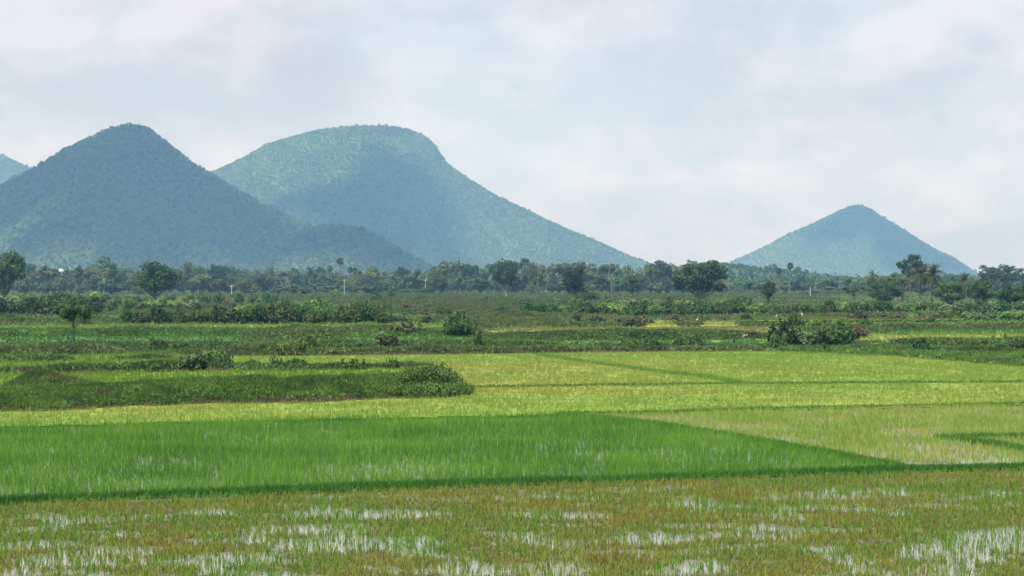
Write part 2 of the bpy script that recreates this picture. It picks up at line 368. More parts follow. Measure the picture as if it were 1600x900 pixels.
# wet patches of the near paddy (photo pixels: cx, cy, rx, ry)
WET = [(150, 872, 110, 14), (60, 850, 50, 8), (330, 872, 130, 11), (560, 800, 150, 9), (470, 826, 130, 10), (580, 850, 170, 12), (130, 815, 60, 4), (770, 889, 190, 11), (470, 896, 120, 8),
       (890, 804, 90, 8), (1130, 830, 130, 14), (1000, 843, 80, 10), (1090, 885, 60, 16), (1290, 776, 130, 10), (1230, 808, 50, 8), (1460, 790, 70, 5), (1500, 858, 110, 20), (1560, 838, 70, 18),
       (1420, 880, 110, 14), (1270, 858, 60, 6), (960, 862, 60, 5), (1560, 770, 40, 5), (700, 782, 60, 5), (380, 846, 50, 6), (1750, 850, 120, 30), (-120, 860, 120, 20), (330, 800, 50, 6)]
def wetness(px, py, X, Y):
    s = np.full(px.shape, -0.10)
    for cx, cy_, rx, ry in WET:
        q = ((px - cx) / rx) ** 2 + ((py - cy_) / ry) ** 2; s = np.maximum(s, 1.1 - q)
    s = np.clip(s, -0.7, 0.9)
    return s + (fbm(X * 1.3, Y * 2.0, 3) - 0.5) * 2.9 + (vn(X * 0.35 + 9, Y * 1.7, 8) - 0.5) * 0.9
# the near paddies: mud bed, fine grid, in places above the water
def paddy_bed():
    xs = np.arange(-30, 30.01, 0.15); ys = np.concatenate([np.arange(14, 44, 0.11), np.arange(44, 74, 0.3)])
    X, Y = np.meshgrid(xs, ys); px, py = PX(X, Y), PY(Y)
    w_ = wetness(px, py, X, Y)
    z = -0.03 - 0.05 * np.clip(w_, -0.9, 0.5) + (fbm(X * 4, Y * 4, 5) - 0.5) * 0.05
    z = np.where(inpoly(px, py, POLY_A), -0.045, z)
    z = np.where(inpoly(px, py, POLY_D), -0.03 + (fbm(X * 0.5, Y * 0.7, 31) - 0.5) * 0.12, z)
    z = np.where((py < 652) & ~inpoly(px, py, POLY_D) & ~inpoly(px, py, POLY_A), -0.05, z)
    ny, nx = X.shape; V = np.stack([X, Y, z], 2).reshape(-1, 3)
    i = (np.arange(ny - 1)[:, None] * nx + np.arange(nx - 1)[None]).ravel()
    return mesh_np('mud', V, np.stack([i, i + 1, i + nx + 1, i + nx], 1), 4, smooth=True, mats=[M_mud])
obj('mud', paddy_bed(), kind='structure')
obj('water', quad_mesh('water', -32, 32, 13, 76, -0.02, M_water), kind='structure')

def mixc(a, b, t): t = t[:, None]; return np.array(a) * (1 - t) + np.array(b) * t
# --- young rice of the near muddy paddy
rg = np.random.default_rng(11)
X, Y = grid_points(-23, 23, 20, 45, 0.125, 0.14, rg); px, py = PX(X, Y), PY(Y)
b1x = np.array([p[0] for p in BUND1]); b1y = np.array([p[1] for p in BUND1])
ok = py > np.interp(px, b1x, b1y) + 2; X, Y, px, py = X[ok], Y[ok], px[ok], py[ok]
w_ = wetness(px, py, X, Y); keep = rg.random(len(X)) < np.where(w_ > 0.9, 0.36, np.where(w_ > 0.2, 0.52, 0.95)); X, Y, w_ = X[keep], Y[keep], w_[keep]
big = fbm(X * 0.5, Y * 0.7, 21); hh = np.where(w_ > 0.25, rg.uniform(0.13, 0.26, len(X)), rg.uniform(0.10, 0.22, len(X)))
cc = mixc((0.215, 0.225, 0.040), (0.115, 0.235, 0.030), np.clip((big - 0.31) * 3 + (w_ > 0.25) * 0.5 + rg.normal(0, 0.2, len(X)), 0, 1))
v, f, c = blades(np.stack([X, Y, np.full(len(X), -0.04)], 1), hh, cc, rg, k=6, width=0.0065, lean=0.34, spread=0.022, seg2=True)
obj('rice_seedlings', mesh_np('rice_seedlings', v, f, 3, c, mats=[M_blade]), label='thin yellow-green rice seedlings in the muddy, half flooded near paddy', cat='rice', kind='stuff')
# --- low weeds between them on the bare mud
X, Y = grid_points(-23, 23, 20, 45, 0.10, 0.10, rg, 0.5); px, py = PX(X, Y), PY(Y)
w_ = wetness(px, py, X, Y); ok = (py > np.interp(px, b1x, b1y) + 1) & (w_ < 0.15) & (rg.random(len(X)) < 0.85); X, Y = X[ok], Y[ok]
cc = mixc((0.165, 0.145, 0.045), (0.15, 0.205, 0.040), rg.random(len(X)) * 0.6 + (fbm(X * 0.6, Y * 1.2, 40) - 0.2))
v, f, c = blades(np.stack([X, Y, np.full(len(X), -0.01)], 1), rg.uniform(0.04, 0.10, len(X)), cc, rg, k=7, width=0.009, lean=0.9, spread=0.05)
obj('weeds', mesh_np('weeds', v, f, 3, c, mats=[M_blade]), label='low brownish weeds on the bare mud of the near paddy', cat='weeds', kind='stuff')
# --- the dense green paddy
X, Y = grid_points(-26, 26, 38, 66, 0.135, 0.165, rg); px, py = PX(X, Y), PY(Y)
ok = inpoly(px, py, POLY_A) & (rg.random(len(X)) < 0.93); X, Y = X[ok], Y[ok]
gap = fbm(X * 0.9, Y * 0.5, 77); ok = (gap < 0.66) | (rg.random(len(X)) < 0.62); X, Y = X[ok], Y[ok]
cc = mixc((0.060, 0.190, 0.020), (0.140, 0.295, 0.034), np.clip((fbm(X * 0.35, Y * 0.6, 50) - 0.5) * 2 + 0.5 + rg.normal(0, 0.2, len(X)), 0, 1))
v, f, c = blades(np.stack([X, Y, np.full(len(X), -0.04)], 1), rg.uniform(0.20, 0.33, len(X)) * (0.75 + 0.5 * vn(X * 0.7, Y * 0.9, 51)), cc, rg, k=7, width=0.0075, lean=0.26, spread=0.03)
obj('green_rice', mesh_np('green_rice', v, f, 3, c, mats=[M_blade]), label='dense dark green rice filling the wedge shaped paddy', cat='rice', kind='stuff')
# --- the patchy, half flooded yellow-green paddy on the right
X, Y = grid_points(2, 40, 42, 66, 0.13, 0.15, rg); px, py = PX(X, Y), PY(Y)
sp = fbm(X * 0.5, Y * 0.7, 31)
ok = inpoly(px, py, POLY_D) & (rg.random(len(X)) < np.clip(1.3 - (sp < 0.50) * 0.75 - (py > 720) * 0.7, 0.15, 0.95)); X, Y, sp = X[ok], Y[ok], sp[ok]
cc = mixc((0.30, 0.32, 0.085), (0.215, 0.345, 0.058), np.clip((sp - 0.4) * 4 + 0.3 + rg.normal(0, 0.3, len(X)), 0, 1))
v, f, c = blades(np.stack([X, Y, np.full(len(X), -0.03)], 1), rg.uniform(0.12, 0.24, len(X)), cc, rg, k=6, width=0.009, lean=0.35, spread=0.03)
obj('sparse_rice', mesh_np('sparse_rice', v, f, 3, c, mats=[M_blade]), label='patchy pale rice standing in water beyond the diagonal bund', cat='rice', kind='stuff')

# --- ripening yellow-green rice: everything from the green paddy to the far bank
def far_edge(px): return np.interp(px, [p[0] for p in EDGE_FAR[::-1]], [p[1] for p in EDGE_FAR[::-1]])
def yellow_mask(px, py):
    m = (py > far_edge(px)) & (py < 680) & ~inpoly(px, py, POLY_A) & ~inpoly(px, py, POLY_D)
    left = (px < 735) & (py < np.interp(px, [p[0] for p in MOUND], [p[1] for p in MOUND]))
    left &= ~((px > 480) & (py < 579)) & ~((px > 296) & (py < 574) & (py > 556)) & ~(px > 680)
    return m & ~left
def rice_sheet(name, x0, x1, y0, y1, sx, sy, mask, ca, cb, z, seed):
    xs = np.arange(x0, x1, sx); ys = np.arange(y0, y1, sy); X, Y = np.meshgrid(xs, ys); ny, nx = X.shape
    V = np.stack([X, Y, z + (vn(X * 1.3, Y * 1.3, seed) - 0.5) * 0.05], 2).reshape(-1, 3)
    i = (np.arange(ny - 1)[:, None] * nx + np.arange(nx - 1)[None]).ravel(); fx = V[i, 0] + sx / 2; fy = V[i, 1] + sy / 2
    ok = mask(PX(fx, fy), PY(fy)); i = i[ok]; fx, fy = fx[ok], fy[ok]
    t = np.clip((fbm(fx * 0.07, fy * 0.16, seed) - 0.5) * 2.4 + 0.76 + rng.normal(0, 0.10, len(fx)), 0, 1)
    used = np.unique(np.stack([i, i + 1, i + nx + 1, i + nx], 1)); re = np.full(len(V), -1); re[used] = np.arange(len(used))
    return mesh_np(name, V[used], re[np.stack([i, i + 1, i + nx + 1, i + nx], 1)], 4, mixc(ca, cb, t), mats=[M_tint])
YC, YG = (0.250, 0.268, 0.062), (0.178, 0.272, 0.052)
X, Y = grid_points(-60, 62, 55, 122, 0.17, 0.21, rg); px, py = PX(X, Y), PY(Y)
ok = yellow_mask(px, py) & (np.abs(px - 800) < 1000) & (rg.random(len(X)) < np.clip(1.25 - Y / 160, 0.5, 1)); X, Y = X[ok], Y[ok]
t = np.clip((fbm(X * 0.07, Y * 0.16, 91) - 0.5) * 2.4 + 0.76 + rg.normal(0, 0.18, len(X)), 0, 1)
v, f, c = blades(np.stack([X, Y, np.full(len(X), -0.02)], 1), rg.uniform(0.14, 0.24, len(X)) * (0.8 + 0.4 * vn(X * 0.8, Y * 0.5, 66)), mixc(YC, YG, t), rg, k=8, width=0.005 + Y * 0.00009, lean=0.35, spread=0.06)
obj('ripening_rice', mesh_np('ripening_rice', v, f, 3, c, mats=[M_blade]), label='yellow-green ripening rice of the wide middle paddies', cat='rice', kind='stuff')
obj('field', rice_sheet('field', -66, 68, 56, 124, 0.5, 0.5, yellow_mask, [q * 0.85 for q in YC], [q * 0.85 for q in YG], 0.035, 91), kind='structure')

# --- thinner field strips further out: (polygon in photo pixels, colours, height)
STRIPS = [
    ([(-250, 606), (-250, 584), (0, 584), (200, 582), (360, 580), (690, 575), (640, 592), (400, 600), (200, 604), (0, 606)], (0.17, 0.25, 0.042), (0.120, 0.23, 0.032), 0.03),
    ([(-250, 583), (-250, 556), (0, 556), (240, 551), (300, 552), (290, 568), (250, 575), (0, 583)], (0.16, 0.24, 0.042), (0.10, 0.21, 0.032), 0.05),
    ([(-250, 541), (-250, 526), (370, 525), (380, 536), (200, 540)], (0.085, 0.185, 0.042), (0.066, 0.155, 0.038), 0.10),
    ([(-100, 512), (110, 508), (710, 507), (740, 511), (300, 513)], (0.22, 0.27, 0.07), (0.13, 0.22, 0.05), 0.55),
    ([(540, 541), (540, 526), (830, 525), (830, 541)], (0.092, 0.185, 0.042), (0.070, 0.155, 0.038), 0.10),
    ([(745, 519), (800, 513), (1230, 511), (1240, 519)], (0.22, 0.20, 0.085), (0.17, 0.20, 0.06), 0.42),
    ([(790, 546), (790, 532), (1150, 531), (1170, 528), (1215, 529), (1210, 540), (1100, 546)], (0.088, 0.185, 0.042), (0.070, 0.155, 0.038), 0.10),
    ([(1342, 537), (1345, 522), (1850, 520), (1850, 537)], (0.235, 0.265, 0.068), (0.185, 0.26, 0.055), 0.14),
    ([(1383, 522), (1400, 516), (1850, 514), (1850, 520)], (0.085, 0.185, 0.042), (0.070, 0.155, 0.038), 0.20),
    ([(1215, 549), (1225, 542), (1380, 541), (1850, 543), (1850, 570), (1600, 572), (1480, 562), (1400, 556)], (0.115, 0.22, 0.035), (0.07, 0.17, 0.03), 0.08),
    ([(1012, 511), (1018, 502), (1055, 502), (1055, 511)], (0.34, 0.36, 0.10), (0.22, 0.30, 0.07), 0.42),
    ([(1100, 510), (1100, 503), (1150, 503), (1150, 510)], (0.34, 0.36, 0.10), (0.22, 0.30, 0.07), 0.42),
    ([(700, 500), (700, 496), (960, 495), (960, 500)], (0.12, 0.16, 0.045), (0.14, 0.115, 0.05), 0.3),
    ([(1100, 502), (1100, 494), (1500, 494), (1500, 500)], (0.14, 0.17, 0.05), (0.09, 0.16, 0.04), 0.3),
    ([(-100, 508), (-100, 504), (200, 504), (200, 509)], (0.09, 0.17, 0.04), (0.07, 0.14, 0.03), 0.3),
]
strip_polys = []
for k, (poly, ca, cb, zz) in enumerate(STRIPS):
    # the sheet lies at height zz, so the ground it covers is a little nearer than where the eye's line meets the plain
    P = np.array(poly, float); yy = F * (H - zz) / (P[:, 1] - CY); xx = (P[:, 0] - 800) * yy / F
    wp = list(zip(xx, yy)); strip_polys.append(wp)
    x0, x1, y0, y1 = xx.min(), xx.max(), yy.min(), yy.max(); st = max(0.6, y0 / 220); xs = np.arange(x0, x1 + st, st); ys = np.arange(y0, y1 + st, st)
    Xg, Yg = np.meshgrid(xs, ys); ny, nx = Xg.shape
    V = np.stack([Xg, Yg, zz + (vn(Xg * 0.9, Yg * 0.9, k) - 0.5) * 0.06], 2).reshape(-1, 3)
    i = (np.arange(ny - 1)[:, None] * nx + np.arange(nx - 1)[None]).ravel(); fx = V[i, 0] + st / 2; fy = V[i, 1] + st / 2
    m = inpoly(fx, fy, wp); i, fx, fy = i[m], fx[m], fy[m]
    if not len(i): continue
    t = np.clip((fbm(fx * 0.12, fy * 0.15, k + 60) - 0.5) * 2 + 0.5 + rng.normal(0, 0.12, len(fx)), 0, 1)
    obj('field', mesh_np('field', V, np.stack([i, i + 1, i + nx + 1, i + nx], 1), 4, mixc(ca, cb, t) * 0.9, mats=[M_tint]), kind='structure')
    dens = 9 if y0 < 110 else 3.0
    n = int(min(40000, (x1 - x0) * (y1 - y0) * dens)); bx = rg.uniform(x0, x1, n); by = rg.uniform(y0, y1, n); m = inpoly(bx, by, wp); bx, by = bx[m], by[m]
    t = np.clip((fbm(bx * 0.12, by * 0.15, k + 60) - 0.5) * 2 + 0.5 + rg.normal(0, 0.2, len(bx)), 0, 1)
    v, f, c = blades(np.stack([bx, by, np.full(len(bx), zz - 0.05)], 1), rg.uniform(0.18, 0.32, len(bx)), mixc(ca, cb, t) * 0.95, rg, k=5, width=np.full(len(bx), 0.02 + y0 * 0.00022), lean=0.35, spread=0.12)
    obj('rice', mesh_np('rice', v, f, 3, c, mats=[M_blade]), label='rice growing on a narrow far field strip', cat='rice', group='rice of the far field strips', kind='stuff')

# ------------------------------------------------------------------ bunds and banks
def bank(name, pts, hgt, width, soil=0.3, seed=0, gcol=(0.055, 0.12, 0.025), gcol2=(0.03, 0.085, 0.02), scol=(0.040, 0.029, 0.019), blade=0.18, dens=60, k=5, bw=0.010, lean=0.5, jag=0.15, steep=0.35, brown=0.0, leafy_=0.0):
    """pts: photo pixels of the bank's near foot; hgt: metres, one value or one for each point"""
    P = np.array([G(*p) for p in pts]); d = np.concatenate([[0], np.cumsum(np.linalg.norm(np.diff(P, axis=0), axis=1))])
    hv = np.full(len(P), hgt) if np.isscalar(hgt) else np.array(hgt, float)
    Ymin = P[:, 1].min(); st = max(0.15, Ymin / 350); s = np.arange(0, d[-1] + st, st)
    cx, cy_, hs = np.interp(s, d, P[:, 0]), np.interp(s, d, P[:, 1]), np.interp(s, d, hv)
    tx, ty = np.gradient(cx), np.gradient(cy_); l = np.hypot(tx, ty) + 1e-9; nx_, ny_ = -ty / l, tx / l
    flip = ny_ < 0; nx_ = np.where(flip, -nx_, nx_); ny_ = np.where(flip, -ny_, ny_)
    U = np.array([0, 0.04, 0.10, 0.18, 0.28, 0.42, 0.56, 0.70, 0.84, 1.0])
    prof = np.interp(U, [0, steep * 0.5, steep, 0.55, 0.75, 1.0], [0, 0.62, 0.92, 1.0, 0.85, 0.0])
    S, UU = np.meshgrid(s, U, indexing='ij')
    endf = np.clip(np.minimum(s, s[-1] - s) / (width * 0.8), 0, 1) ** 0.5
    wv = width * (0.75 + 0.5 * vn(s * 0.5, s * 0 + seed, seed)) 
    foot = (fbm(s * 0.8, s * 0 + 3, seed + 5) - 0.5) * width * jag * 2
    off = foot[:, None] + UU * wv[:, None]
    Xb = cx[:, None] + nx_[:, None] * off; Yb = cy_[:, None] + ny_[:, None] * off
    hn = hs * endf * (0.8 + 0.45 * vn(s * 0.35, s * 0, seed + 9))
    Zb = prof[None] * hn[:, None] + (fbm(Xb * min(2.5, 0.9 / st), Yb * min(2.5, 0.9 / st), seed + 2) - 0.5) * 0.35 * hs[:, None] * (prof[None] > 0.05) - 0.06 * (prof[None] < 0.01)
    nu = len(U); V = np.stack([Xb, Yb, Zb], 2).reshape(-1, 3); i = (np.arange(len(s) - 1)[:, None] * nu + np.arange(nu - 1)[None])
    Fq = np.stack([i, i + nu, i + nu + 1, i + 1], 2).reshape(-1, 4)
    fc = V[Fq].mean(1); fu = np.tile(U[:-1], len(s) - 1)
    rel = fc[:, 2] / np.maximum(np.repeat(hn[:-1], nu - 1), 0.05)
    g = fbm(fc[:, 0] * 0.9, fc[:, 1] * 0.9, seed + 3)
    isoil = (rel < soil + (g - 0.5) * 0.45) & (fu < 0.3)
    C = np.where(isoil[:, None], np.array(scol) * (0.7 + 0.6 * g[:, None]), mixc(gcol2, gcol, np.clip(g * 1.6 - 0.3, 0, 1)) * 0.8)
    o = obj('earth_bank' if name == 'bank' else 'bund', mesh_np('earth_bank', V, Fq, 4, C, smooth=False, mats=[M_tint]), kind='structure')
    # grass rooted over the bank
    a = V[Fq]; area = np.linalg.norm(np.cross(a[:, 1] - a[:, 0], a[:, 3] - a[:, 0]), axis=1)
    wgt = area * np.where(isoil, 0.22, 1.0); n = int(min(60000, wgt.sum() * dens)); q = rg.choice(len(Fq), n, p=wgt / wgt.sum()); u, v_ = rg.random((n, 1)), rg.random((n, 1))
    p = (a[q, 0] * (1 - u) + a[q, 1] * u) * (1 - v_) + (a[q, 3] * (1 - u) + a[q, 2] * u) * v_
    gg = np.clip(fbm(p[:, 0] * 1.1, p[:, 1] * 1.1, seed + 3) * 1.7 - 0.35 + rg.normal(0, 0.15, n), 0, 1); cc = mixc(gcol2, gcol, gg)
    br = ((fbm(p[:, 0] * 0.45, p[:, 1] * 0.8, seed + 70) < 0.30 + brown) & (name == 'bank')) | isoil[q]
    cc = np.where(br[:, None], mixc((0.105, 0.096, 0.050), (0.085, 0.125, 0.045), rg.random(n)), cc)
    tuf = 0.45 + 1.1 * fbm(p[:, 0] * 1.7, p[:, 1] * 1.7, seed + 33) if name == 'bank' else 1.0
    v, f, c = blades(p, blade * tuf * rg.uniform(0.5, 1.25, n), cc, rg, k=k, width=bw, lean=lean, spread=blade * 0.3)
    if name == 'bank' and leafy_ > 0:   # broad leaved weeds in clumps among the grass
        m = int(n * leafy_); q = rg.integers(0, n, m); q = q[fbm(p[q, 0] * 0.8, p[q, 1] * 0.8, seed + 12) > 0.42]; pw = p[q] + np.array([0, 0, 0.05]); m = len(q)
        g2 = np.clip(fbm(pw[:, 0] * 0.5, pw[:, 1] * 0.5, seed + 55) * 2 - 0.5 + rg.normal(0, 0.25, m), 0, 1)
        v2, f2, c2 = blades(pw, (0.10 + Ymin * 0.0007) * (0.6 if Ymin < 75 else 1) * rg.uniform(0.4, 1.5, m), mixc(np.array(gcol2) * 0.85, np.array(gcol) * 1.25, g2), rg, k=6, width=0.018 if Ymin < 75 else 0.03 + Ymin * 0.00035, lean=1.1, spread=0.12 + Ymin * 0.0008)
        f = np.concatenate([f, f2 + len(v)]); v = np.concatenate([v, v2]); c = np.concatenate([c, c2])
    return o, (v, f, c), (cx + nx_ * wv * 0.5, cy_ + ny_ * wv * 0.5, hn)
turf = []
def add_bank(*a, **kw):
    o, t, c = bank(*a, **kw); turf.append(t); return c
def flush_turf(label, group=None):
    V = []; Fs = []; C = []; o = 0
    for v, f, c in turf: V.append(v); Fs.append(f + o); C.append(c); o += len(v)
    turf.clear()
    obj('grass', mesh_np('grass', np.concatenate(V), np.concatenate(Fs), 3, np.concatenate(C), mats=[M_grass]), label=label, cat='grass', kind='stuff')
DG = dict(gcol=(0.062, 0.180, 0.028), gcol2=(0.038, 0.120, 0.020), jag=0.10)
add_bank('bund', BUND1, 0.09, 0.42, soil=0.0, seed=1, blade=0.12, dens=900, bw=0.007, **DG)
add_bank('bund', DIAG, [0.02, 0.02, 0.02, 0.03, 0.03, 0.04, 0.05], 0.35, soil=0.0, seed=2, blade=0.13, dens=500, bw=0.009, gcol=(0.080, 0.215, 0.032), gcol2=(0.055, 0.150, 0.024), jag=0.2)
flush_turf('dark green grass covering the bunds around the green paddy')
add_bank('bund', UP1, 0.04, 0.42, soil=0.0, seed=3, blade=0.12, dens=300, bw=0.012, gcol=(0.09, 0.215, 0.034), gcol2=(0.055, 0.14, 0.024), jag=0.25)
add_bank('bund', UP2, 0.05, 0.42, soil=0.0, seed=4, blade=0.13, dens=180, bw=0.016, gcol=(0.085, 0.19, 0.034), gcol2=(0.045, 0.115, 0.022), jag=0.3)
add_bank('bund', DIAG2, 0.05, 0.6, soil=0.0, seed=5, blade=0.17, dens=160, bw=0.02, gcol=(0.13, 0.27, 0.05), gcol2=(0.10, 0.21, 0.036), jag=0.1)
add_bank('bund', SPUR1, 0.03, 0.45, soil=0.0, seed=6, blade=0.15, dens=400, bw=0.010, **DG)
add_bank('bund', SPUR2, 0.03, 0.5, soil=0.0, seed=7, blade=0.15, dens=400, bw=0.010, **DG)
flush_turf('narrow lines of green grass on the bunds between the yellow paddies')
mound_h = [0.58, 0.58, 0.60, 0.54, 0.60, 0.68, 0.82, 0.84, 0.76, 0.76, 0.7, 0.4]
mcen = add_bank('bank', MOUND, mound_h, 4.6, soil=0.24, seed=8, blade=0.17, dens=200, k=7, bw=0.013, lean=0.8, steep=0.45, brown=-0.02, leafy_=0.5,
                gcol=(0.105, 0.195, 0.038), gcol2=(0.032, 0.085, 0.018))
add_bank('bank', [(p[0], p[1] - 0.6) for p in MOUND], [q * 0.98 for q in mound_h], 4.5, soil=0.12, seed=8, blade=0.13, dens=110, k=9, bw=0.024, lean=1.3, steep=0.45, brown=0.0,
         gcol=(0.095, 0.165, 0.038), gcol2=(0.030, 0.070, 0.018))
add_bank('bank', [(-10, 622), (40, 621), (110, 620), (160, 620)], [0.3, 0.95, 0.7, 0.25], 3.2, soil=0.0, seed=9, blade=0.2, dens=190, k=6, bw=0.014, lean=0.9, gcol=(0.10, 0.17, 0.04), gcol2=(0.045, 0.09, 0.026), brown=0.02)
flush_turf('short rough grass on the long bank in the yellow paddies')
MG = dict(gcol=(0.085, 0.145, 0.040), gcol2=(0.040, 0.080, 0.028))
LG = dict(gcol=(0.10, 0.19, 0.04), gcol2=(0.045, 0.105, 0.028))
BR = dict(gcol=(0.092, 0.142, 0.045), gcol2=(0.056, 0.080, 0.034))
def far_banks(rows):
    for k, (pts, h_, w_, soil, style, brown) in enumerate(rows):
        Ym = G(*pts[0])[1]
        add_bank('bank', pts, np.array(h_) * 0.8 if not np.isscalar(h_) else h_ * 0.8, w_, soil=soil, seed=100 + k * 7 + len(pts), blade=0.16 + Ym * 0.0005, dens=9000 / Ym, k=5, bw=0.008 + Ym * 0.00018, lean=0.6, jag=0.12, brown=brown, leafy_=0.45, **style)
far_banks([
    ([(-250, 586), (0, 584), (100, 585), (200, 582), (300, 580), (380, 581), (480, 580), (600, 578), (690, 575)], [0.2, 0.25, 0.3, 0.3, 0.5, 0.3, 0.2, 0.2, 0.2], 2.2, 0.6, MG, 0.12),
    ([(200, 583), (240, 583), (300, 580), (340, 579)], [0.3, 0.55, 0.5, 0.3], 2.5, 0.5, MG, 0.05),
    ([(-250, 568), (0, 567), (60, 567), (118, 565)], 0.33, 2.0, 0.1, MG, 0.0),
    ([(175, 564), (215, 564), (268, 563)], 0.22, 1.6, 0.5, MG, 0.0),
    ([(-250, 558), (0, 557), (60, 557), (130, 556), (190, 555), (250, 552)], [0.5, 0.5, 0.45, 0.62, 0.45, 0.1], 5, 0.15, BR, 0.1),
    ([(240, 555), (300, 557), (352, 557), (380, 557), (430, 557), (480, 557)], [0.2, 0.25, 0.4, 0.6, 0.65, 0.45], 5, 0.2, BR, 0.1),
    ([(470, 557), (560, 556), (700, 555), (800, 553), (940, 552), (1050, 550), (1200, 550)], [0.4, 0.4, 0.42, 0.36, 0.3, 0.26, 0.22], 3.0, 0.65, BR, 0.12),
    ([(-250, 546), (0, 545), (100, 544), (200, 544), (300, 543), (420, 542)], 0.18, 5, 0.0, MG, 0.05),
    ([(420, 546), (560, 545), (700, 545), (860, 545)], 0.4, 5, 0.0, MG, 0.05),
    ([(-250, 529), (0, 528), (100, 527), (200, 527), (300, 527), (420, 528), (560, 528), (740, 528)], [0.6, 0.6, 0.55, 0.7, 0.75, 0.75, 0.7, 0.6], 9, 0.1, LG, 0.04),
    ([(360, 529), (420, 529), (520, 528), (620, 527), (740, 526)], [0.3, 0.75, 0.7, 0.8, 0.5], 8, 0.15, BR, 0.2),
    ([(735, 533), (800, 533), (900, 533), (1000, 532), (1100, 531), (1165, 531), (1250, 531)], [0.3, 0.5, 0.6, 0.66, 0.62, 0.58, 0.5], 9, 0.05, MG, 0.05),
    ([(1100, 547), (1160, 547), (1215, 548)], 0.35, 5, 0.1, MG, 0.1),
    ([(720, 515), (800, 514), (900, 514), (1010, 513)], [0.4, 0.85, 0.8, 0.6], 12, 0.15, BR, 0.1),
    ([(1000, 515), (1030, 515), (1065, 515), (1160, 514)], [0.3, 0.36, 0.36, 0.36], 4, 1.0, MG, 0.3),
    ([(1052, 513), (1080, 513), (1140, 512)], [0.5, 0.8, 0.4], 9, 0.2, BR, 0.15),
    ([(1140, 513), (1200, 512), (1260, 511)], 0.4, 9, 0.2, MG, 0.1),
    ([(690, 501), (800, 500), (900, 500), (1000, 499)], [0.5, 0.8, 0.75, 0.5], 14, 0.35, BR, 0.1),
    ([(1060, 501), (1090, 501), (1150, 500)], [0.5, 0.65, 0.3], 8, 1.0, BR, 0.3),
    ([(1200, 500), (1350, 499), (1500, 498)], 0.5, 14, 0.2, BR, 0.1),
    ([(-100, 507), (-40, 507), (40, 506), (95, 505)], [1.0, 1.1, 1.1, 0.7], 9, 1.0, MG, 0.1),
    ([(118, 506), (150, 505), (182, 505)], [0.6, 0.85, 0.4], 8, 1.0, MG, 0.1),
    ([(1378, 541), (1400, 542), (1500, 542), (1600, 542), (1850, 541)], [0.3, 0.5, 0.45, 0.5, 0.5], 4, 0.0, MG, 0.0),
    ([(1340, 541), (1362, 540), (1390, 540)], 0.12, 3, 1.0, MG, 0.3),
    ([(1340, 553), (1450, 553), (1600, 553), (1850, 553)], 0.28, 3, 0.2, MG, 0.1),
    ([(1190, 550), (1260, 552), (1300, 553), (1400, 558), (1480, 564), (1530, 569), (1600, 574), (1850, 598)], 0.28, 3.2, 0.15, LG, 0.0),
    ([(1290, 551), (1320, 552), (1360, 554)], 0.5, 3.2, 0.15, MG, 0.0),
    ([(1545, 566), (1600, 568), (1850, 580)], 0.3, 3.2, 0.1, MG, 0.0),
    ([(1370, 517), (1420, 518), (1500, 517), (1530, 517)], 0.6, 9, 0.2, BR, 0.05),
    ([(1545, 516), (1600, 515), (1850, 515)], 0.45, 9, 0.2, BR, 0.05),
    ([(1230, 517), (1300, 519), (1360, 520)], 0.5, 9, 0.2, MG, 0.1),
])
for k, (py_, a, b) in enumerate([(490, 600, 900), (485, 640, 1000), (480, 560, 880), (476, 500, 1000), (472, 420, 1150), (468, 300, 1250), (465, 240, 1350), (462, 180, 1450), (476, 1130, 1300), (470, 1150, 1330), (487, 230, 420), (482, 300, 520), (480, 1320, 1450)]):
    Ym = G(0, py_)[1]; pts = [(x, py_ + rnd.uniform(-0.6, 0.6) * (py_ - CY) ** 2 / 8000) for x in range(a - 10, b + 1, 60)]
    add_bank('bank', pts, [rnd.uniform(0.4, 1.0) for _ in pts], 14, soil=0.3 + (k % 3) * 0.1, seed=300 + k, blade=0.5, dens=3000 / Ym, k=4, bw=0.012 + Ym * 0.0002, lean=0.6, brown=0.06 + 0.06 * (k % 3), **(MG if k % 2 else BR))
flush_turf('rough grass and weeds on the low earth banks of the far fields')

# --- ground cover of weeds and low scrub over the open plain, leaf clumps
n = 90000; Yg = np.exp(rg.uniform(math.log(118), math.log(1000), n)); Xg = rg.uniform(-1, 1, n) * (Yg * 0.34 + 12)
pxg, pyg = PX(Xg, Yg), PY(Yg); m = ~yellow_mask(pxg, pyg) & ~((pyg > 558) & (pxg > 296)) & ~((pyg > 552) & (pxg > 380))
for wp in strip_polys: m &= ~inpoly(Xg, Yg, wp)
m &= fbm(Xg * 0.04, Yg * 0.06, 8) > 0.34
Xg, Yg = Xg[m], Yg[m]; n = len(Xg); s = (0.10 + Yg * 0.00075)
d = fbm(Xg * 0.05, Yg * 0.05, 13); cc = mixc((0.038, 0.080, 0.026), (0.100, 0.170, 0.045), np.clip((d - 0.5) * 3 + 0.5 + rg.normal(0, 0.25, n), 0, 1))
br = fbm(Xg * 0.03, Yg * 0.09, 44) > 0.66; cc = np.where(br[:, None], mixc((0.10, 0.092, 0.050), (0.085, 0.12, 0.045), rg.random(n)), cc)
s = s * np.where(rg.random(n) < 0.12, rg.uniform(1.5, 2.6, n), 1.0)
cent = np.stack([Xg, Yg, rg.uniform(0.0, 0.4, n) * (0.3 + s)], 1)
nn = 7; C4 = np.repeat(cent, nn, 0) + rg.normal(0, 1, (n * nn, 3)) * np.repeat(s, nn)[:, None] * np.array([1.1, 1.1, 0.45]); C4[:, 2] = np.abs(C4[:, 2])
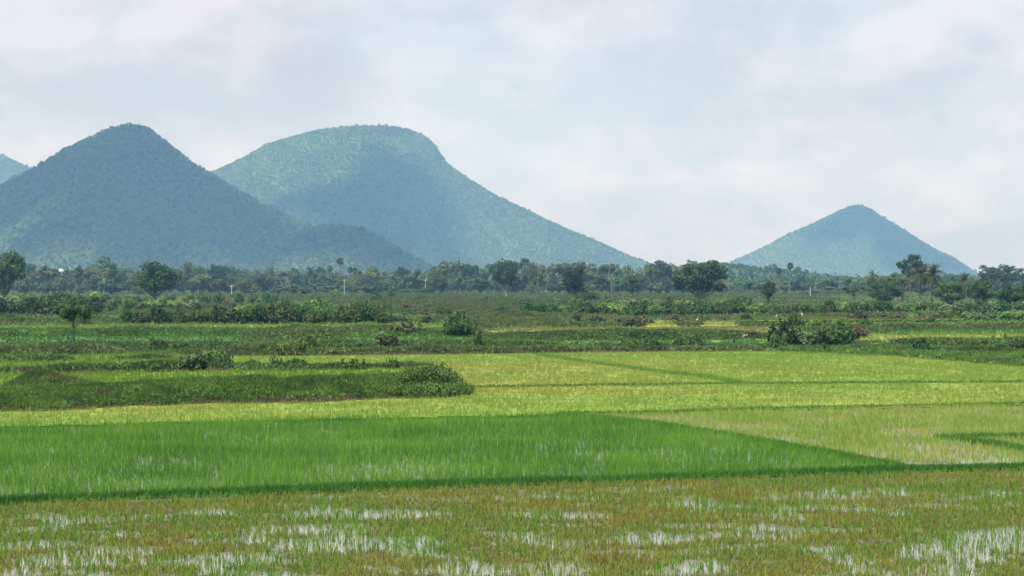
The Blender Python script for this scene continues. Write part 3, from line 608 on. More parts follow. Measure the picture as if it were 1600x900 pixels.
nr = unit(rg.normal(0, 0.75, (n * nn, 3)) + np.array([0, -0.2, 0.6])); t1 = unit(np.cross(nr, rg.normal(size=(n * nn, 3)))); t2 = np.cross(nr, t1); ss = np.repeat(0.05 + Yg * 0.00036, nn)[:, None] * rg.uniform(0.5, 1.2, (n * nn, 1))
v = np.stack([C4 - t1 * ss, C4 - t2 * ss * 0.6, C4 + t1 * ss, C4 + t2 * ss * 0.6], 1).reshape(-1, 3)
obj('undergrowth', mesh_np('undergrowth', v, np.arange(len(v)), 4, np.repeat(cc, nn, 0) * rg.uniform(0.7, 1.35, (n * nn, 1)), mats=[M_grass]),
    label='low weeds and scrub covering the open plain before the tree line', cat='undergrowth', kind='stuff')

# ------------------------------------------------------------------ hills
HILLS = [
    ('hill', 3000, 0.62, [(-560, 444), (-450, 430), (-300, 400), (-150, 352), (-60, 318), (0, 292), (40, 270), (75, 251), (110, 229), (150, 211), (180, 198), (208, 194), (232, 199), (262, 223), (300, 253), (330, 271), (370, 295), (420, 323), (460, 341), (500, 357), (560, 388), (620, 413), (680, 432), (740, 444)], 1),
    ('hill', 2700, 0.5, [(330, 444), (380, 425), (430, 392), (470, 362), (500, 352), (535, 350), (565, 355), (600, 373), (640, 396), (680, 418), (720, 434), (760, 444)], 2),
    ('hill', 4200, 0.62, [(60, 444), (200, 335), (280, 293), (335, 267), (370, 252), (420, 225), (450, 215), (500, 202), (555, 197), (610, 197), (640, 202), (665, 214), (680, 227), (690, 243), (697, 253), (730, 278), (780, 308), (830, 331), (880, 355), (930, 375), (980, 398), (1015, 411), (1060, 428), (1130, 444)], 3),
    ('hill', 4700, 0.6, [(-700, 444), (-400, 300), (-200, 225), (-100, 215), (0, 241), (25, 252), (50, 264), (90, 287), (150, 322), (250, 402), (330, 444)], 4),
    ('hill', 5000, 0.6, [(1030, 444), (1090, 432), (1153, 404), (1197, 384), (1230, 366), (1274, 347), (1296, 336), (1320, 325), (1340, 319), (1359, 325), (1381, 340), (1411, 358), (1436, 374), (1461, 389), (1491, 403), (1527, 427), (1565, 438), (1610, 444)], 5),
    ('hill', 1500, 0.35, [(960, 444), (1010, 432), (1050, 416), (1085, 409), (1120, 408), (1160, 411), (1200, 416), (1260, 421), (1300, 427), (1345, 434), (1400, 440), (1430, 444)], 6),
    ('hill', 1700, 0.3, [(1470, 444), (1520, 436), (1570, 429), (1620, 425), (1700, 424), (1800, 430), (1900, 444)], 7),
]
def hill_fn(D, slope, prof, seed):
    P = np.array(prof, float); hx = (P[:, 0] - 800) * D / F; hz = (CY - P[:, 1]) / F * D + 0.1
    mxh = hz.max(); r = mxh * 0.16
    def fn(X, Y):
        dy = Y - D
        ridge = np.interp(X, hx, hz)
        dd = np.sqrt(dy * dy + r * r) - r
        g = (fbm(X / mxh * 2.2, Y / mxh * 0.9, seed * 13) - 0.5) * mxh * 0.42 * np.clip(dd / (mxh * 0.5), 0, 1) + (fbm(X / 60, Y / 60, seed * 13 + 5) - 0.5) * 9 * np.clip(dd / 60, 0, 1)
        z = ridge - dd * slope + g * (ridge > 3)
        foot = mxh * 0.10
        z = np.where(z > foot, z, foot * np.exp((z - foot) / foot))   # runs out gently at the foot
        return np.where(ridge <= 0.2, 0, z) * np.clip(ridge / 6, 0, 1) - 0.2
    return fn, hx, hz, mxh
HF = []
for name, D, slope, prof, seed in HILLS:
    fn, hx, hz, mxh = hill_fn(D, slope, prof, seed); HF.append((fn, D, mxh))
    dep = mxh / slope * 1.25; st = 8 if D > 2000 else 4
    xs = np.arange(hx[0], hx[-1], st); ys = np.concatenate([np.arange(D - dep, D + 40, st), np.arange(D + 40, D + dep, st * 3)]); Xh, Yh = np.meshgrid(xs, ys); Zh = fn(Xh, Yh)
    ny, nx = Xh.shape; i = (np.arange(ny - 1)[:, None] * nx + np.arange(nx - 1)[None]).ravel()
    obj('hill', mesh_np('hill', np.stack([Xh, Yh, Zh], 2).reshape(-1, 3), np.stack([i, i + 1, i + nx + 1, i + nx], 1), 4, smooth=True, mats=[M_hillsoil]), kind='structure')
    # the wood on it
    tree = 5.6 if D > 2000 else 4.2; cell = tree * 0.92
    hr = np.random.default_rng(seed + 400)
    X, Y = grid_points(max(hx[0], -0.36 * D), min(hx[-1], 0.36 * D), D - dep, D + 30, cell, cell * 1.15, hr, 0.35); z = fn(X, Y); ok = z > 0.8; X, Y, z = X[ok], Y[ok], z[ok]
    n = len(X); sz = tree * hr.uniform(0.45, 0.95, n) * (1 + 0.5 * (hr.random(n) < 0.06)); K = 16
    d = unit(hr.normal(size=(n * K, 3))); d[:, 2] = np.abs(d[:, 2]) * 1.1 - 0.25; d = unit(d)
    c = np.repeat(np.stack([X, Y, z + sz * 0.55], 1), K, 0); S = np.repeat(sz, K)[:, None]
    p = c + d * S * hr.uniform(0.55, 0.95, (n * K, 1)) * np.array([0.72, 0.72, 0.8]); nr = unit(d + hr.normal(0, 0.45, (n * K, 3)))
    t1 = unit(np.cross(nr, hr.normal(size=(n * K, 3)))); t2 = np.cross(nr, t1); q = S * hr.uniform(0.22, 0.42, (n * K, 1))
    v = np.stack([p - t1 * q, p - t2 * q * 0.8, p + t1 * q, p + t2 * q * 0.8], 1).reshape(-1, 3)
    tt = np.clip(hr.normal(0.42, 0.33, n) + (fbm(X / 30, z / 22, seed) - 0.5) * 1.0 + (fbm(X / 140, z / 90, seed + 3) - 0.5) * 0.8, 0, 1); cc = mixc((0.026, 0.056, 0.018), (0.118, 0.176, 0.042), tt)
    obj('forest', mesh_np('forest', v, np.arange(len(v)), 4, np.repeat(cc, K, 0) * hr.uniform(0.85, 1.15, (n * K, 1)), mats=[M_hill]),
        label=['dense wood covering the steep dark conical hill', 'dense wood covering the low foothill', 'dense wood covering the broad domed hill',
               'dense wood on the hill flank cut by the picture edge', 'dense wood covering the lone pointed hill', 'dense wood on the low ridge behind the largest tree', 'dense wood on the low rise behind the palms'][seed - 1], cat='forest', kind='stuff')

# ------------------------------------------------------------------ trees and shrubs
def place(kind, protos, px, base, top, wpx=None, label='', group=None, seed=0, Yd=None, name=None, ref_h=10.0, ref_w=None):
    """protos: list of (crown mesh, trunk mesh, height, half width); base: row of the foot, top: row of the crown's top"""
    Yp = Yd if Yd else G(px, base)[1]; Xp = (px - 800) * Yp / F
    ht = Z(top, Yp); cm, tm, ph, pw = protos[seed % len(protos)]
    if name in ('fan_palm', 'date_palm'): wpx = None
    sz = ht / ph; sx = sz if wpx is None else (wpx / 2 * Yp / F) / pw
    r = obj(name or kind, None, label=label, cat='palm' if 'palm' in (name or kind) else 'tree', group=group, loc=(Xp, Yp, -0.05))
    r.rotation_euler = (0, 0, (seed * 2.399) % 6.283); r.scale = (sx, sx, sz); r.empty_display_size = 0.5
    obj('crown', cm, r); obj('trunk', tm, r)
    return r
def extent(me):
    a = np.zeros(len(me.vertices) * 3, np.float32); me.vertices.foreach_get('co', a); a = a.reshape(-1, 3); return float(np.percentile(a[:, 2], 99.5)), float(np.percentile(np.hypot(a[:, 0], a[:, 1]), 97))
def protos(specs):
    o = []
    for s in specs:
        cm, tm = s; h_, w_ = extent(cm); o.append((cm, tm, h_, w_))
    return o
P_round = protos([tree_proto('round', 10 + k, M_leaf['dark'], n=3800, leaf=0.34) for k in range(3)])
P_green = protos([tree_proto('round', 30 + k, M_leaf['mid'], n=3800, leaf=0.34) for k in range(3)])
P_low = protos([tree_proto('low', 40 + k, M_leaf['mid'], n=3800, leaf=0.34) for k in range(2)])
P_broad = protos([tree_proto('broad', 50 + k, M_leaf['dark'], n=7500, leaf=0.32, bark=M_pale_bark) for k in range(1)])
P_pale = protos([tree_proto('round', 60 + k, M_leaf['dark'], n=3800, leaf=0.34, bark=M_pale_bark) for k in range(2)])
P_wisp = protos([tree_proto('wispy', 70 + k, M_leaf['dark'], n=3600, leaf=0.22) for k in range(3)])
P_par = protos([tree_proto('parasol', 75, M_leaf['mid'], n=3000, leaf=0.36)])
P_flat = protos([tree_proto('flat', 80 + k, M_leaf['grey'], n=2400, leaf=0.26) for k in range(2)])
P_grey = protos([tree_proto('oval', 90 + k, M_leaf['grey'], n=2600, leaf=0.34) for k in range(2)])
M_leaf['olive'] = leafy('olive_leaf', (0.085, 0.115, 0.045), 0.22, 0.25)
P_far = protos([tree_proto(k, 110 + i, M_leaf[m_], n=n_, leaf=0.5) for i, (k, m_, n_) in enumerate([('round', 'far', 1800), ('low', 'olive', 1800), ('oval', 'far', 1500), ('low', 'grey', 1800), ('wispy', 'olive', 900), ('low', 'dark', 1800), ('wispy', 'far', 1000), ('broad', 'far', 2400), ('flat', 'olive', 1300), ('oval', 'grey', 1400), ('round', 'olive', 1500)])])
P_date = protos([date_palm(1), date_palm(2, lean=-0.35)])
P_dateb = protos([date_palm(3, mat=M_leaf['brown'])])
P_fan = protos([fan_palm(4), fan_palm(5)])
P_fanr = protos([fan_palm(6, mat=M_leaf['rust'])])
P_fanb = protos([fan_palm(7, mat=M_leaf['brown'])])

# the trees one can tell apart
T = place
T('round_tree', P_green, 6, 474, 394, 68, 'tall dark green tree cut by the picture edge above the hedge', seed=0)
T('round_tree', P_green, 241, 472, 410, 80, 'dark green round tree standing alone before the conical hill', seed=1)
T('round_tree', P_grey, 166, 459, 402, 52, 'pale hazy tree with a wide crown just beside the pole before the conical hill', seed=4)
T('small_tree', P_par, 116, 537, 477, 54, 'small dark tree with a bare thin trunk at the edge of the green strip', seed=7)
T('round_tree', P_grey, 580, 457, 416, 26, 'hazy grey-green tree between the palms and the tall pole', seed=3)
T('round_tree', P_round, 628, 458, 417, 30, 'hazy dark tree just left of the tall white pole', seed=3)
T('round_tree', P_round, 652, 459, 421, 22, 'narrow hazy tree directly behind the tall white pole', seed=5)
T('round_tree', P_round, 700, 459, 409, 60, 'tall rounded hazy tree rising above the tree line right of the tall white pole', seed=8)
T('round_tree', P_pale, 791, 466, 407, 44, 'lone dark tree with a pale trunk below the broad domed hill', seed=2)
T('wispy_tree', P_wisp, 815, 458, 404, 34, 'feathery tree behind the lone dark tree with the pale trunk', seed=3)
T('round_tree', P_pale, 899, 472, 417, 44, 'dark tree with a thin pale trunk beside the round green bush', seed=5)
T('round_bush', P_low, 921, 472, 451, 36, 'round green bush at the foot of the thin pale trunk', seed=4)
T('fan_palm', P_fanb, 956, 463, 411, 22, 'brownish palm towering between two dark trees', seed=1, name='fan_palm')
T('round_tree', P_round, 986, 464, 430, 38, 'low reddish dark tree just right of the brownish palm', seed=6)
T('round_tree', P_round, 1030, 459, 408, 58, 'large dark dense tree left of the largest tree', seed=9)
T('broad_tree', P_broad, 1094, 474, 409, 82, 'largest tree of all, broad dark crown down to the scrub', seed=0)
T('fan_palm', P_fanb, 1132, 470, 413, 24, 'palm with a ragged brown head beside the largest tree', seed=4, name='fan_palm')
T('round_tree', P_round, 1201, 478, 440, 22, 'small dark tree with bare trunk right of the largest tree', seed=10)
T('fan_palm', P_fan, 1217, 462, 418, 16, 'shorter of two slim palms before the low wooded ridge', seed=2, name='fan_palm')
T('fan_palm', P_fan, 1234, 462, 410, 20, 'taller of two slim palms before the low wooded ridge', seed=3, name='fan_palm')
T('flat_topped_tree', P_flat, 1335, 476, 446, 54, 'flat topped grey-green tree with a forked dark trunk', seed=2)
T('date_palm', P_dateb, 1365, 470, 422, 24, 'pale palm head rising above the round green trees', seed=3, name='date_palm')
T('round_tree', P_low, 1381, 476, 441, 60, 'lush green rounded tree left of the two palms', seed=9)
T('round_tree', P_flat, 1410, 474, 432, 48, 'grey leafy tree behind the two palms', seed=3)
T('wispy_tree', P_wisp, 1424, 472, 398, 44, 'tall feathery tree rising just behind the two palms', seed=0)
T('date_palm', P_date, 1437, 484, 412, 50, 'palm with drooping fronds in front of the feathery tree', seed=0, name='date_palm')
T('date_palm', P_date, 1456, 484, 410, 46, 'separate palm with drooping fronds right of the feathery tree', seed=1, name='date_palm')
T('round_tree', P_green, 1485, 482, 441, 50, 'dark green dense tree right of the two palms', seed=4)
T('date_palm', P_date, 1509, 478, 425, 30, 'shorter palm crown among the dense trees right of the two palms', seed=5, name='date_palm')
T('round_tree', P_low, 1534, 482, 437, 48, 'brownish green tree between the shorter palm and the dark edge tree', seed=13)
T('wispy_tree', P_wisp, 1545, 462, 415, 40, 'tall open tree against the sky above the dense trees', seed=4)
T('wispy_tree', P_wisp, 1570, 462, 414, 44, 'tallest open tree against the sky near the picture edge', seed=5)
T('round_tree', P_green, 1580, 484, 446, 46, 'dark rounded tree before the open trees near the picture edge', seed=5)
T('round_tree', P_round, 1612, 480, 440, 40, 'dark tree cut by the picture edge beyond the palms', seed=11)
T('date_palm', P_date, 488, 466, 417, 20, 'darkest palm of the hazy palms before the broad hill', seed=3, name='date_palm', Yd=650)
T('fan_palm', P_fanr, 531, 458, 402, 13, 'tallest hazy palm with a rusty head, standing above all others', seed=0, name='fan_palm', Yd=850)
for k, (x, t_, lb) in enumerate([(503, 418, 'slim hazy palm just right of the darkest palm'), (516, 415, 'bushy headed hazy palm left of the rusty headed palm'), (547, 417, 'first hazy palm right of the rusty headed palm'),
                                 (554, 418, 'second hazy palm right of the rusty headed palm'), (563, 423, 'shortest hazy palm right of the rusty headed palm'), (600, 424, 'hazy palm between two grey trees')]):
    T('fan_palm', P_fan, x, 458, t_, 12, lb, group='hazy palms before the broad hill', seed=k, name='fan_palm', Yd=820)
T('fan_palm', P_fanb, 835, 470, 438, 12, 'dying palm with a bare thin trunk right of the lone dark tree', seed=8, name='fan_palm')

# the far tree line: two rows, each tree its own
LM = [(-400, 'picture edge'), (6, 'tall dark edge tree'), (166, 'pale hazy tree'), (241, 'dark round tree'), (362, 'short white pole'), (488, 'darkest palm'), (531, 'rusty headed palm'), (580, 'grey-green hazy tree'), (664, 'tall white pole'),
      (747, 'thin white pole'), (791, 'lone dark tree'), (850, 'twin poles'), (899, 'thin trunked tree'), (956, 'brownish palm'), (1030, 'large dense tree'), (1094, 'largest tree'), (1201, 'small dark tree'), (1234, 'taller slim palm'), (1335, 'flat topped tree'),
      (1381, 'lush green tree'), (1456, 'separate palm'), (1509, 'shorter palm'), (1580, 'dark edge tree')]
ORD = ['first', 'second', 'third', 'fourth', 'fifth', 'sixth', 'seventh', 'eighth', 'ninth', 'tenth', 'eleventh', 'twelfth', 'thirteenth', 'fourteenth', 'fifteenth', 'sixteenth', 'seventeenth', 'eighteenth', 'nineteenth', 'twentieth']
counts = {}
def ordlabel(row, px, what):
    lm = [l for x, l in LM if x <= px][-1]; k = counts[(row, lm)] = counts.get((row, lm), 0) + 1
    return '%s, %s right of the %s' % (what, ORD[k - 1], lm)
topline = [(-80, 412), (0, 414), (40, 413), (80, 420), (130, 420), (166, 412), (200, 420), (270, 414), (300, 412), (340, 418), (400, 421), (480, 421), (560, 426), (650, 424), (690, 414), (740, 417), (790, 413), (850, 416), (890, 413), (940, 414), (990, 417), (1040, 413), (1080, 418), (1140, 432), (1250, 436), (1330, 430), (1400, 428), (1480, 428), (1560, 420), (1700, 420)]
tlx, tly = zip(*topline)
x = -90.0; k = 0
while x < 1690:
    tp = float(np.interp(x, tlx, tly)) + rnd.choice([rnd.uniform(-5, 2), rnd.uniform(1, 12)]); wd = rnd.uniform(22, 44)
    if 1130 < x < 1330 and rnd.random() < 0.35: x += 12; continue
    Yd = rnd.uniform(760, 980); T('tree', P_far, x, 0, tp, wd, ordlabel('b', x, rnd.choice(['hazy tree of the back row', 'dim blue-green tree of the back row'])), group='trees of the far tree line, back row', seed=rnd.randrange(1000), Yd=Yd, name='tree')
    x += rnd.uniform(8.5, 14.5); k += 1
x = -85.0
while x < 1690:
    base = rnd.uniform(459, 463); tp = float(np.interp(x, tlx, tly)) + rnd.uniform(12, 28); wd = rnd.uniform(20, 38)
    T('tree', P_far, x, base, tp, wd, ordlabel('f', x, rnd.choice(['low hazy tree of the front row', 'bushy grey-green tree of the front row'])), group='trees of the far tree line, front row', seed=rnd.randrange(1000), name='tree')
    x += rnd.uniform(10, 19)

# the wood that closes the plain behind the tree rows, up to the foot of the hills
hr = np.random.default_rng(900); X, Y = grid_points(-420, 440, 1020, 1330, 4.4, 11, hr, 0.4); n = len(X); sz = hr.uniform(3.2, 6.0, n) * (0.8 + 0.5 * vn(X / 25, Y / 60, 5)); K = 34
d = unit(hr.normal(size=(n * K, 3))); c = np.repeat(np.stack([X, Y, sz * 0.75], 1), K, 0); S = np.repeat(sz, K)[:, None]
p = c + d * S * hr.uniform(0.5, 1.0, (n * K, 1)) * np.array([0.8, 0.8, 0.85]); p[:, 2] = np.maximum(p[:, 2], 0.2); nr = unit(d + hr.normal(0, 0.5, (n * K, 3)))
t1 = unit(np.cross(nr, hr.normal(size=(n * K, 3)))); t2 = np.cross(nr, t1); q = hr.uniform(0.4, 1.0, (n * K, 1))
v = np.stack([p - t1 * q, p - t2 * q * 0.8, p + t1 * q, p + t2 * q * 0.8], 1).reshape(-1, 3)
cc = mixc((0.030, 0.060, 0.024), (0.075, 0.12, 0.045), hr.random(n))
obj('forest', mesh_np('forest', v, np.arange(len(v)), 4, np.repeat(cc, K, 0) * hr.uniform(0.8, 1.2, (n * K, 1)), mats=[M_hill]), label='hazy wood closing the plain behind the rows of trees', cat='forest', kind='stuff')

# shrubs
S_mats = ['dark', 'mid', 'light', 'grey', 'brown']
S_P = {m_: [shrub_proto(200 + 10 * i + j, M_leaf[m_], spiky=(j % 2) * 1.0, n=1500, leaf=0.10) for j in range(3)] for i, m_ in enumerate(S_mats)}
scount = {}
def shrub(px, base, top, wpx, m_='mid', label=None, group=None, seed=None, name='shrub'):
    seed = rnd.randrange(1000) if seed is None else seed
    Xp, Yp = G(px, base); ht = max(0.3, Z(top, Yp)); hw = wpx / 2 * Yp / F
    o = obj(name, S_P[m_][seed % 3], label=label, cat='shrub', group=group, loc=(Xp, Yp + hw * 0.5, -0.03))
    o.scale = (hw, hw, ht * 0.97); o.rotation_euler = (0, 0, rnd.uniform(0, 6.28)); return o
# named ones
for px, b, t_, w_, m_, lb in [
    (132, 512, 500, 22, 'dark', 'dark low bush beside the small tree with the bare trunk'),
    (62, 583, 571, 40, 'grey', 'pale wiry shrub on the brown bank above the grassy hump'), (90, 583, 568, 26, 'mid', 'small green shrub beside the pale wiry shrub'),
    (22, 548, 538, 22, 'grey', 'pale small shrub at the near edge of the green strip by the picture edge'),
    (300, 580, 553, 62, 'grey', 'wide leafy shrub on the bank end left of the yellow paddy'), (328, 577, 547, 46, 'light', 'light green taller shrub on the bank end by the yellow paddy'),
    (352, 579, 551, 28, 'grey', 'wiry open shrub standing before the yellow paddy corner'), (388, 578, 562, 34, 'mid', 'spiky low shrub on the brown bank before the yellow paddy'),
    (430, 579, 557, 26, 'grey', 'upright leafy shrub before the yellow paddy'), (456, 579, 560, 44, 'mid', 'rounded leafy shrub before the yellow paddy'),
    (548, 579, 562, 56, 'mid', 'dense dark low shrub mid way along the far side of the long bank'), (612, 578, 560, 26, 'mid', 'spindly shrub beside the dense dark low shrub'), (640, 578, 563, 14, 'grey', 'thin upright shrub just left of the big end bush'),
    (440, 556, 534, 22, 'light', 'pale green leafy shrub at the far edge of the yellow paddy, left of its twin'), (466, 556, 532, 26, 'light', 'pale green taller shrub at the far edge of the yellow paddy'), (482, 556, 540, 16, 'light', 'small pale shrub beside the pale taller shrub'),
    (420, 556, 542, 16, 'light', 'first small pale shrub at the yellow paddy edge'), (562, 554, 543, 14, 'light', 'isolated small pale shrub on the dark bank'),
    (252, 546, 531, 26, 'dark', 'dark leafy bush at the end of the green strip'), (238, 548, 528, 18, 'grey', 'pale shrub left of the dark leafy bush'), (280, 546, 534, 26, 'mid', 'green bush right of the dark leafy bush'), (335, 544, 530, 28, 'mid', 'round green bush in the green strip'),
    (478, 546, 524, 32, 'mid', 'bushy green shrub behind the pale leafy pair'), (600, 546, 520, 44, 'grey', 'large brownish green bush at the middle of the weedy banks'), (613, 546, 524, 18, 'dark', 'dark upright shrub on the large brownish bush'),
    (635, 527, 497, 48, 'brown', 'big reddish brown bush between two stretches of pale strip'), (712, 528, 490, 56, 'mid', 'big lush green bush right of the reddish brown bush'), (735, 527, 501, 40, 'grey', 'grey-green bush beside the big lush bush'),
    (748, 546, 523, 16, 'dark', 'dark narrow bush in the weedy hedge'), (868, 546, 535, 10, 'dark', 'tiny dark bush at the green strip'), (925, 546, 531, 30, 'grey', 'thin grey shrub in the green strip'),
    (1092, 547, 526, 32, 'dark', 'dark leafy shrub by the grazing goats'), (1128, 549, 539, 20, 'mid', 'small shrub right of the dark leafy shrub'), (1015, 547, 529, 40, 'mid', 'leafy shrub in the middle of the green strip'), (1060, 547, 527, 26, 'mid', 'upright leafy shrub left of the dark leafy shrub'),
    (1000, 513, 494, 44, 'brown', 'dark brown bush left of the bright small paddy'), (985, 513, 499, 34, 'dark', 'dark bush leaning on the dark brown bush'), (1065, 513, 500, 26, 'brown', 'brown bush right of the bright small paddy'), (1092, 513, 501, 30, 'brown', 'second brown bush right of the bright small paddy'),
    (1228, 543, 505, 62, 'dark', 'big dark bush right of the goats'), (1240, 512, 488, 24, 'mid', 'tall narrow bush above the big dark bush'), (1215, 549, 522, 30, 'grey', 'grey-green bush at the yellow paddy edge before the big dark bush'), (1265, 543, 519, 46, 'grey', 'medium paler bush between the big dark bush and the corner bush'),
    (1318, 543, 508, 60, 'mid', 'big green bush at the corner of the right yellow strip'), (1295, 543, 510, 40, 'mid', 'greener bush leaning on the corner bush'), (1340, 530, 508, 34, 'brown', 'brown bush behind the corner bush'),
    (1288, 552, 536, 26, 'mid', 'low shrub on the grassy strip below the corner bush'), (1440, 554, 529, 34, 'dark', 'lone dark shrub on the low bank right'), (1552, 536, 524, 8, 'dark', 'thin upright shoot before the right yellow strip'), (1572, 536, 521, 8, 'dark', 'taller thin upright shoot before the right yellow strip'),
    (1568, 551, 535, 40, 'mid', 'leafy shrub right of the lone dark shrub'), (1598, 552, 531, 36, 'dark', 'dark shrub cut by the picture edge on the low bank'), (1495, 553, 543, 24, 'grey', 'small grey shrub between the lone dark shrub and the leafy one'),
    (588, 475, 455, 16, 'mid', 'isolated dark green small bush on the open plain'), (612, 470, 450, 12, 'mid', 'second isolated bush on the open plain'), (496, 490, 466, 14, 'dark', 'pointed dark bush rising from the hedge'), (419, 480, 459, 22, 'mid', 'rounded bush rising behind the hedge'),
    (525, 468, 453, 16, 'light', 'pale round bush on the open plain by the thin pole'),
    (1295, 494, 470, 24, 'dark', 'dark blue-green bush in the green hedge'), (1455, 506, 496, 18, 'mid', 'small dark bush below the two palms'),
    (1490, 500, 476, 44, 'grey', 'grey-green wide bush right of the palm feet'), (1425, 495, 472, 34, 'grey', 'soft grey bush at the foot of the palms'),
]:
    shrub(px, b, t_, w_, m_, lb)
# big bush on the end of the long bank: many lobes, seen large
L = []; r_ = np.random.default_rng(77)
for px, tp, rr in [(560, 597, .32), (575, 594, .35), (590, 593, .4), (600, 598, .45), (612, 592, .45), (630, 586, .5), (648, 578, .6), (662, 572, .62), (678, 567, .68), (692, 565, .7), (704, 572, .65), (716, 580, .58), (724, 588, .5), (728, 597, .42), (640, 603, .6), (668, 598, .75), (694, 594, .8), (714, 600, .55)]:
    px -= 13; Yb = 72.5 if tp < 592 else 71.2; zt = Z(tp, Yb); L.append(((px - 800) * Yb / F + 3.0, Yb - 72 + r_.normal(0, 0.25), zt - rr * 0.62, rr, rr * 0.9, rr * 0.62))
    for q in range(2): L.append(((px - 800) * Yb / F + 3.0 + r_.normal(0, .4), Yb - 72 + r_.normal(0, .5) - 0.3, max(0.3, zt - rr - r_.uniform(.1, .5)), rr * .6, rr * .6, rr * .45))
bb = obj('bush', None, label='big rounded green bush on the very end of the long bank', cat='bush', loc=(-3.0, 72, 0))
obj('foliage', crown_mesh('foliage', L, 19000, 0.050, leafy('bush_leaf', (0.068, 0.128, 0.032), 0.3), 5, shell=0.3), bb)
v, f = join([tube([(q[0] * 0.85, q[1] * 0.5, 0.2), (q[0] * 0.95, q[1], q[2] * 0.6), q[:3]], [0.05, 0.035, 0.015], 5) for q in L[::3]])
obj('stem', mesh_np('stem', v, f, 4, smooth=True, mats=[M_bark]), bb)
for px, t_, w_ in [(722, 572, 14), (733, 582, 14), (705, 563, 12)]:
    pass
# hedges: (x0, x1, foot row, top row range, width range, step, kinds, what, group)
def hedge(x0, x1, base, tops, widths, step, kinds, what, group):
    x = x0; 
    while x < x1:
        b = base + rnd.uniform(-1.5, 1.5) if not callable(base) else base(x)
        wdt = rnd.uniform(*widths); m_ = rnd.choice(kinds)
        lb = ordlabel(group, x, what); shrub(x, b, rnd.uniform(*tops), wdt, m_, lb, group)
        x += rnd.uniform(0.7, 1.3) * step
hedge(198, 612, 507, (476, 490), (26, 42), 17, ['dark', 'dark', 'mid', 'mid'], 'dense dark bush of the front hedge', 'bushes of the front hedge above the pale strip')
hedge(380, 600, 496, (468, 478), (26, 44), 22, ['mid', 'light', 'mid'], 'lighter green bush behind the front hedge', 'bushes behind the front hedge')
hedge(-70, 150, 492, (464, 474), (30, 46), 18, ['dark', 'mid', 'dark'], 'dark bush above the bare earth bank', 'bushes above the bare earth bank')
hedge(-60, 170, 482, (456, 463), (30, 46), 20, ['mid', 'light', 'mid'], 'leafy green bush of the upper thicket', 'bushes of the upper thicket')
hedge(150, 400, 486, (466, 474), (20, 34), 22, ['mid', 'light', 'brown', 'grey'], 'mixed low bush on the rough ground', 'bushes on the rough ground below the round tree')
hedge(180, 460, 476, (458, 466), (18, 30), 26, ['mid', 'grey', 'mid'], 'small bush of the row below the round tree', 'small bushes in a row below the round tree')
hedge(822, 1340, 493, (472, 479), (24, 38), 17, ['mid', 'mid', 'light', 'mid'], 'bush of the long green hedge', 'bushes of the long green hedge')
hedge(880, 1180, 482, (465, 471), (22, 36), 24, ['mid', 'light', 'grey'], 'bush behind the long green hedge', 'bushes behind the long green hedge')
hedge(640, 830, 494, (478, 486), (18, 34), 26, ['light', 'mid', 'brown'], 'scattered bush on the brown banks', 'scattered bushes on the brown banks')
hedge(760, 1080, 545, (531, 536), (20, 34), 26, ['mid', 'grey', 'mid', 'light'], 'weedy bush before the green strip', 'weedy bushes before the green strip')
hedge(490, 760, 544, (530, 536), (20, 36), 30, ['mid', 'grey', 'mid'], 'weedy bush of the middle bank', 'weedy bushes of the middle bank')
hedge(1340, 1640, 502, (482, 490), (26, 42), 24, ['mid', 'light', 'grey', 'brown'], 'rough bush below the palms', 'rough bushes below the palms')
hedge(1350, 1640, 488, (470, 476), (24, 40), 22, ['mid', 'dark', 'grey'], 'bush at the foot of the palm grove', 'bushes at the foot of the palm grove')
hedge(1250, 1380, 512, (498, 504), (18, 30), 30, ['mid', 'light', 'brown'], 'low bush above the corner bush', 'low bushes above the corner bush')
hedge(620, 1200, 505, (491, 497), (18, 36), 42, ['dark', 'mid', 'brown'], 'bush dotted along the brown banks', 'bushes dotted along the brown banks')
hedge(600, 1000, 487, (472, 478), (14, 28), 46, ['dark', 'mid'], 'small dark bush of the open middle plain', 'small dark bushes of the open middle plain')
hedge(650, 1050, 477, (463, 468), (10, 24), 52, ['dark', 'mid', 'grey'], 'little bush far out on the middle plain', 'little bushes far out on the middle plain')
hedge(560, 760, 471, (460, 464), (12, 22), 36, ['mid', 'grey', 'brown'], 'tiny bush on the hazy open plain', 'tiny bushes on the hazy open plain')

# ------------------------------------------------------------------ poles, house, stump, animals
def pole(px, base, top, label, arm=True):
    Xp, Yp = G(px, base); ht = Z(top, Yp); r = obj('utility_pole', None, label=label, cat='pole', group='concrete utility poles across the plain', loc=(Xp, Yp, 0))
    v, f = tube([(0, 0, -0.3), (0, 0, ht)], [0.13, 0.09], 8); obj('post', mesh_np('post', v, f, 4, smooth=True, mats=[M_concrete]), r)
    if arm:
        a, b = tube([(-0.7, 0, ht - 0.5), (0.7, 0, ht - 0.5)], [0.05, 0.05], 4); arm_o = obj('crossarm', mesh_np('crossarm', a, b, 4, mats=[M_concrete]), r)
        for s in (-0.6, 0, 0.6):
            a, b = tube([(s, 0, ht - 0.42), (s, 0, ht - 0.15)], [0.04, 0.025], 6); obj('insulator', mesh_np('insulator', a, b, 4, smooth=True, mats=[M_concrete]), arm_o)
pole(162.5, 461, 434, 'pale pole directly below the pale hazy tree')
pole(362, 466, 445, 'short white pole with a crossarm before the conical hill')
pole(538, 463, 436, 'thin dim pole right of the rusty headed palm')
pole(665, 461.5, 436, 'brightest tall white pole standing alone on the plain')
pole(748, 459, 440, 'thin white pole left of the lone dark tree')
pole(848, 458, 438, 'first of the twin poles right of the lone dark tree')
pole(853.5, 458, 438, 'second of the twin poles, beside the first')
pole(1266, 465, 448, 'faint pole on the plain right of the slim palms', False)
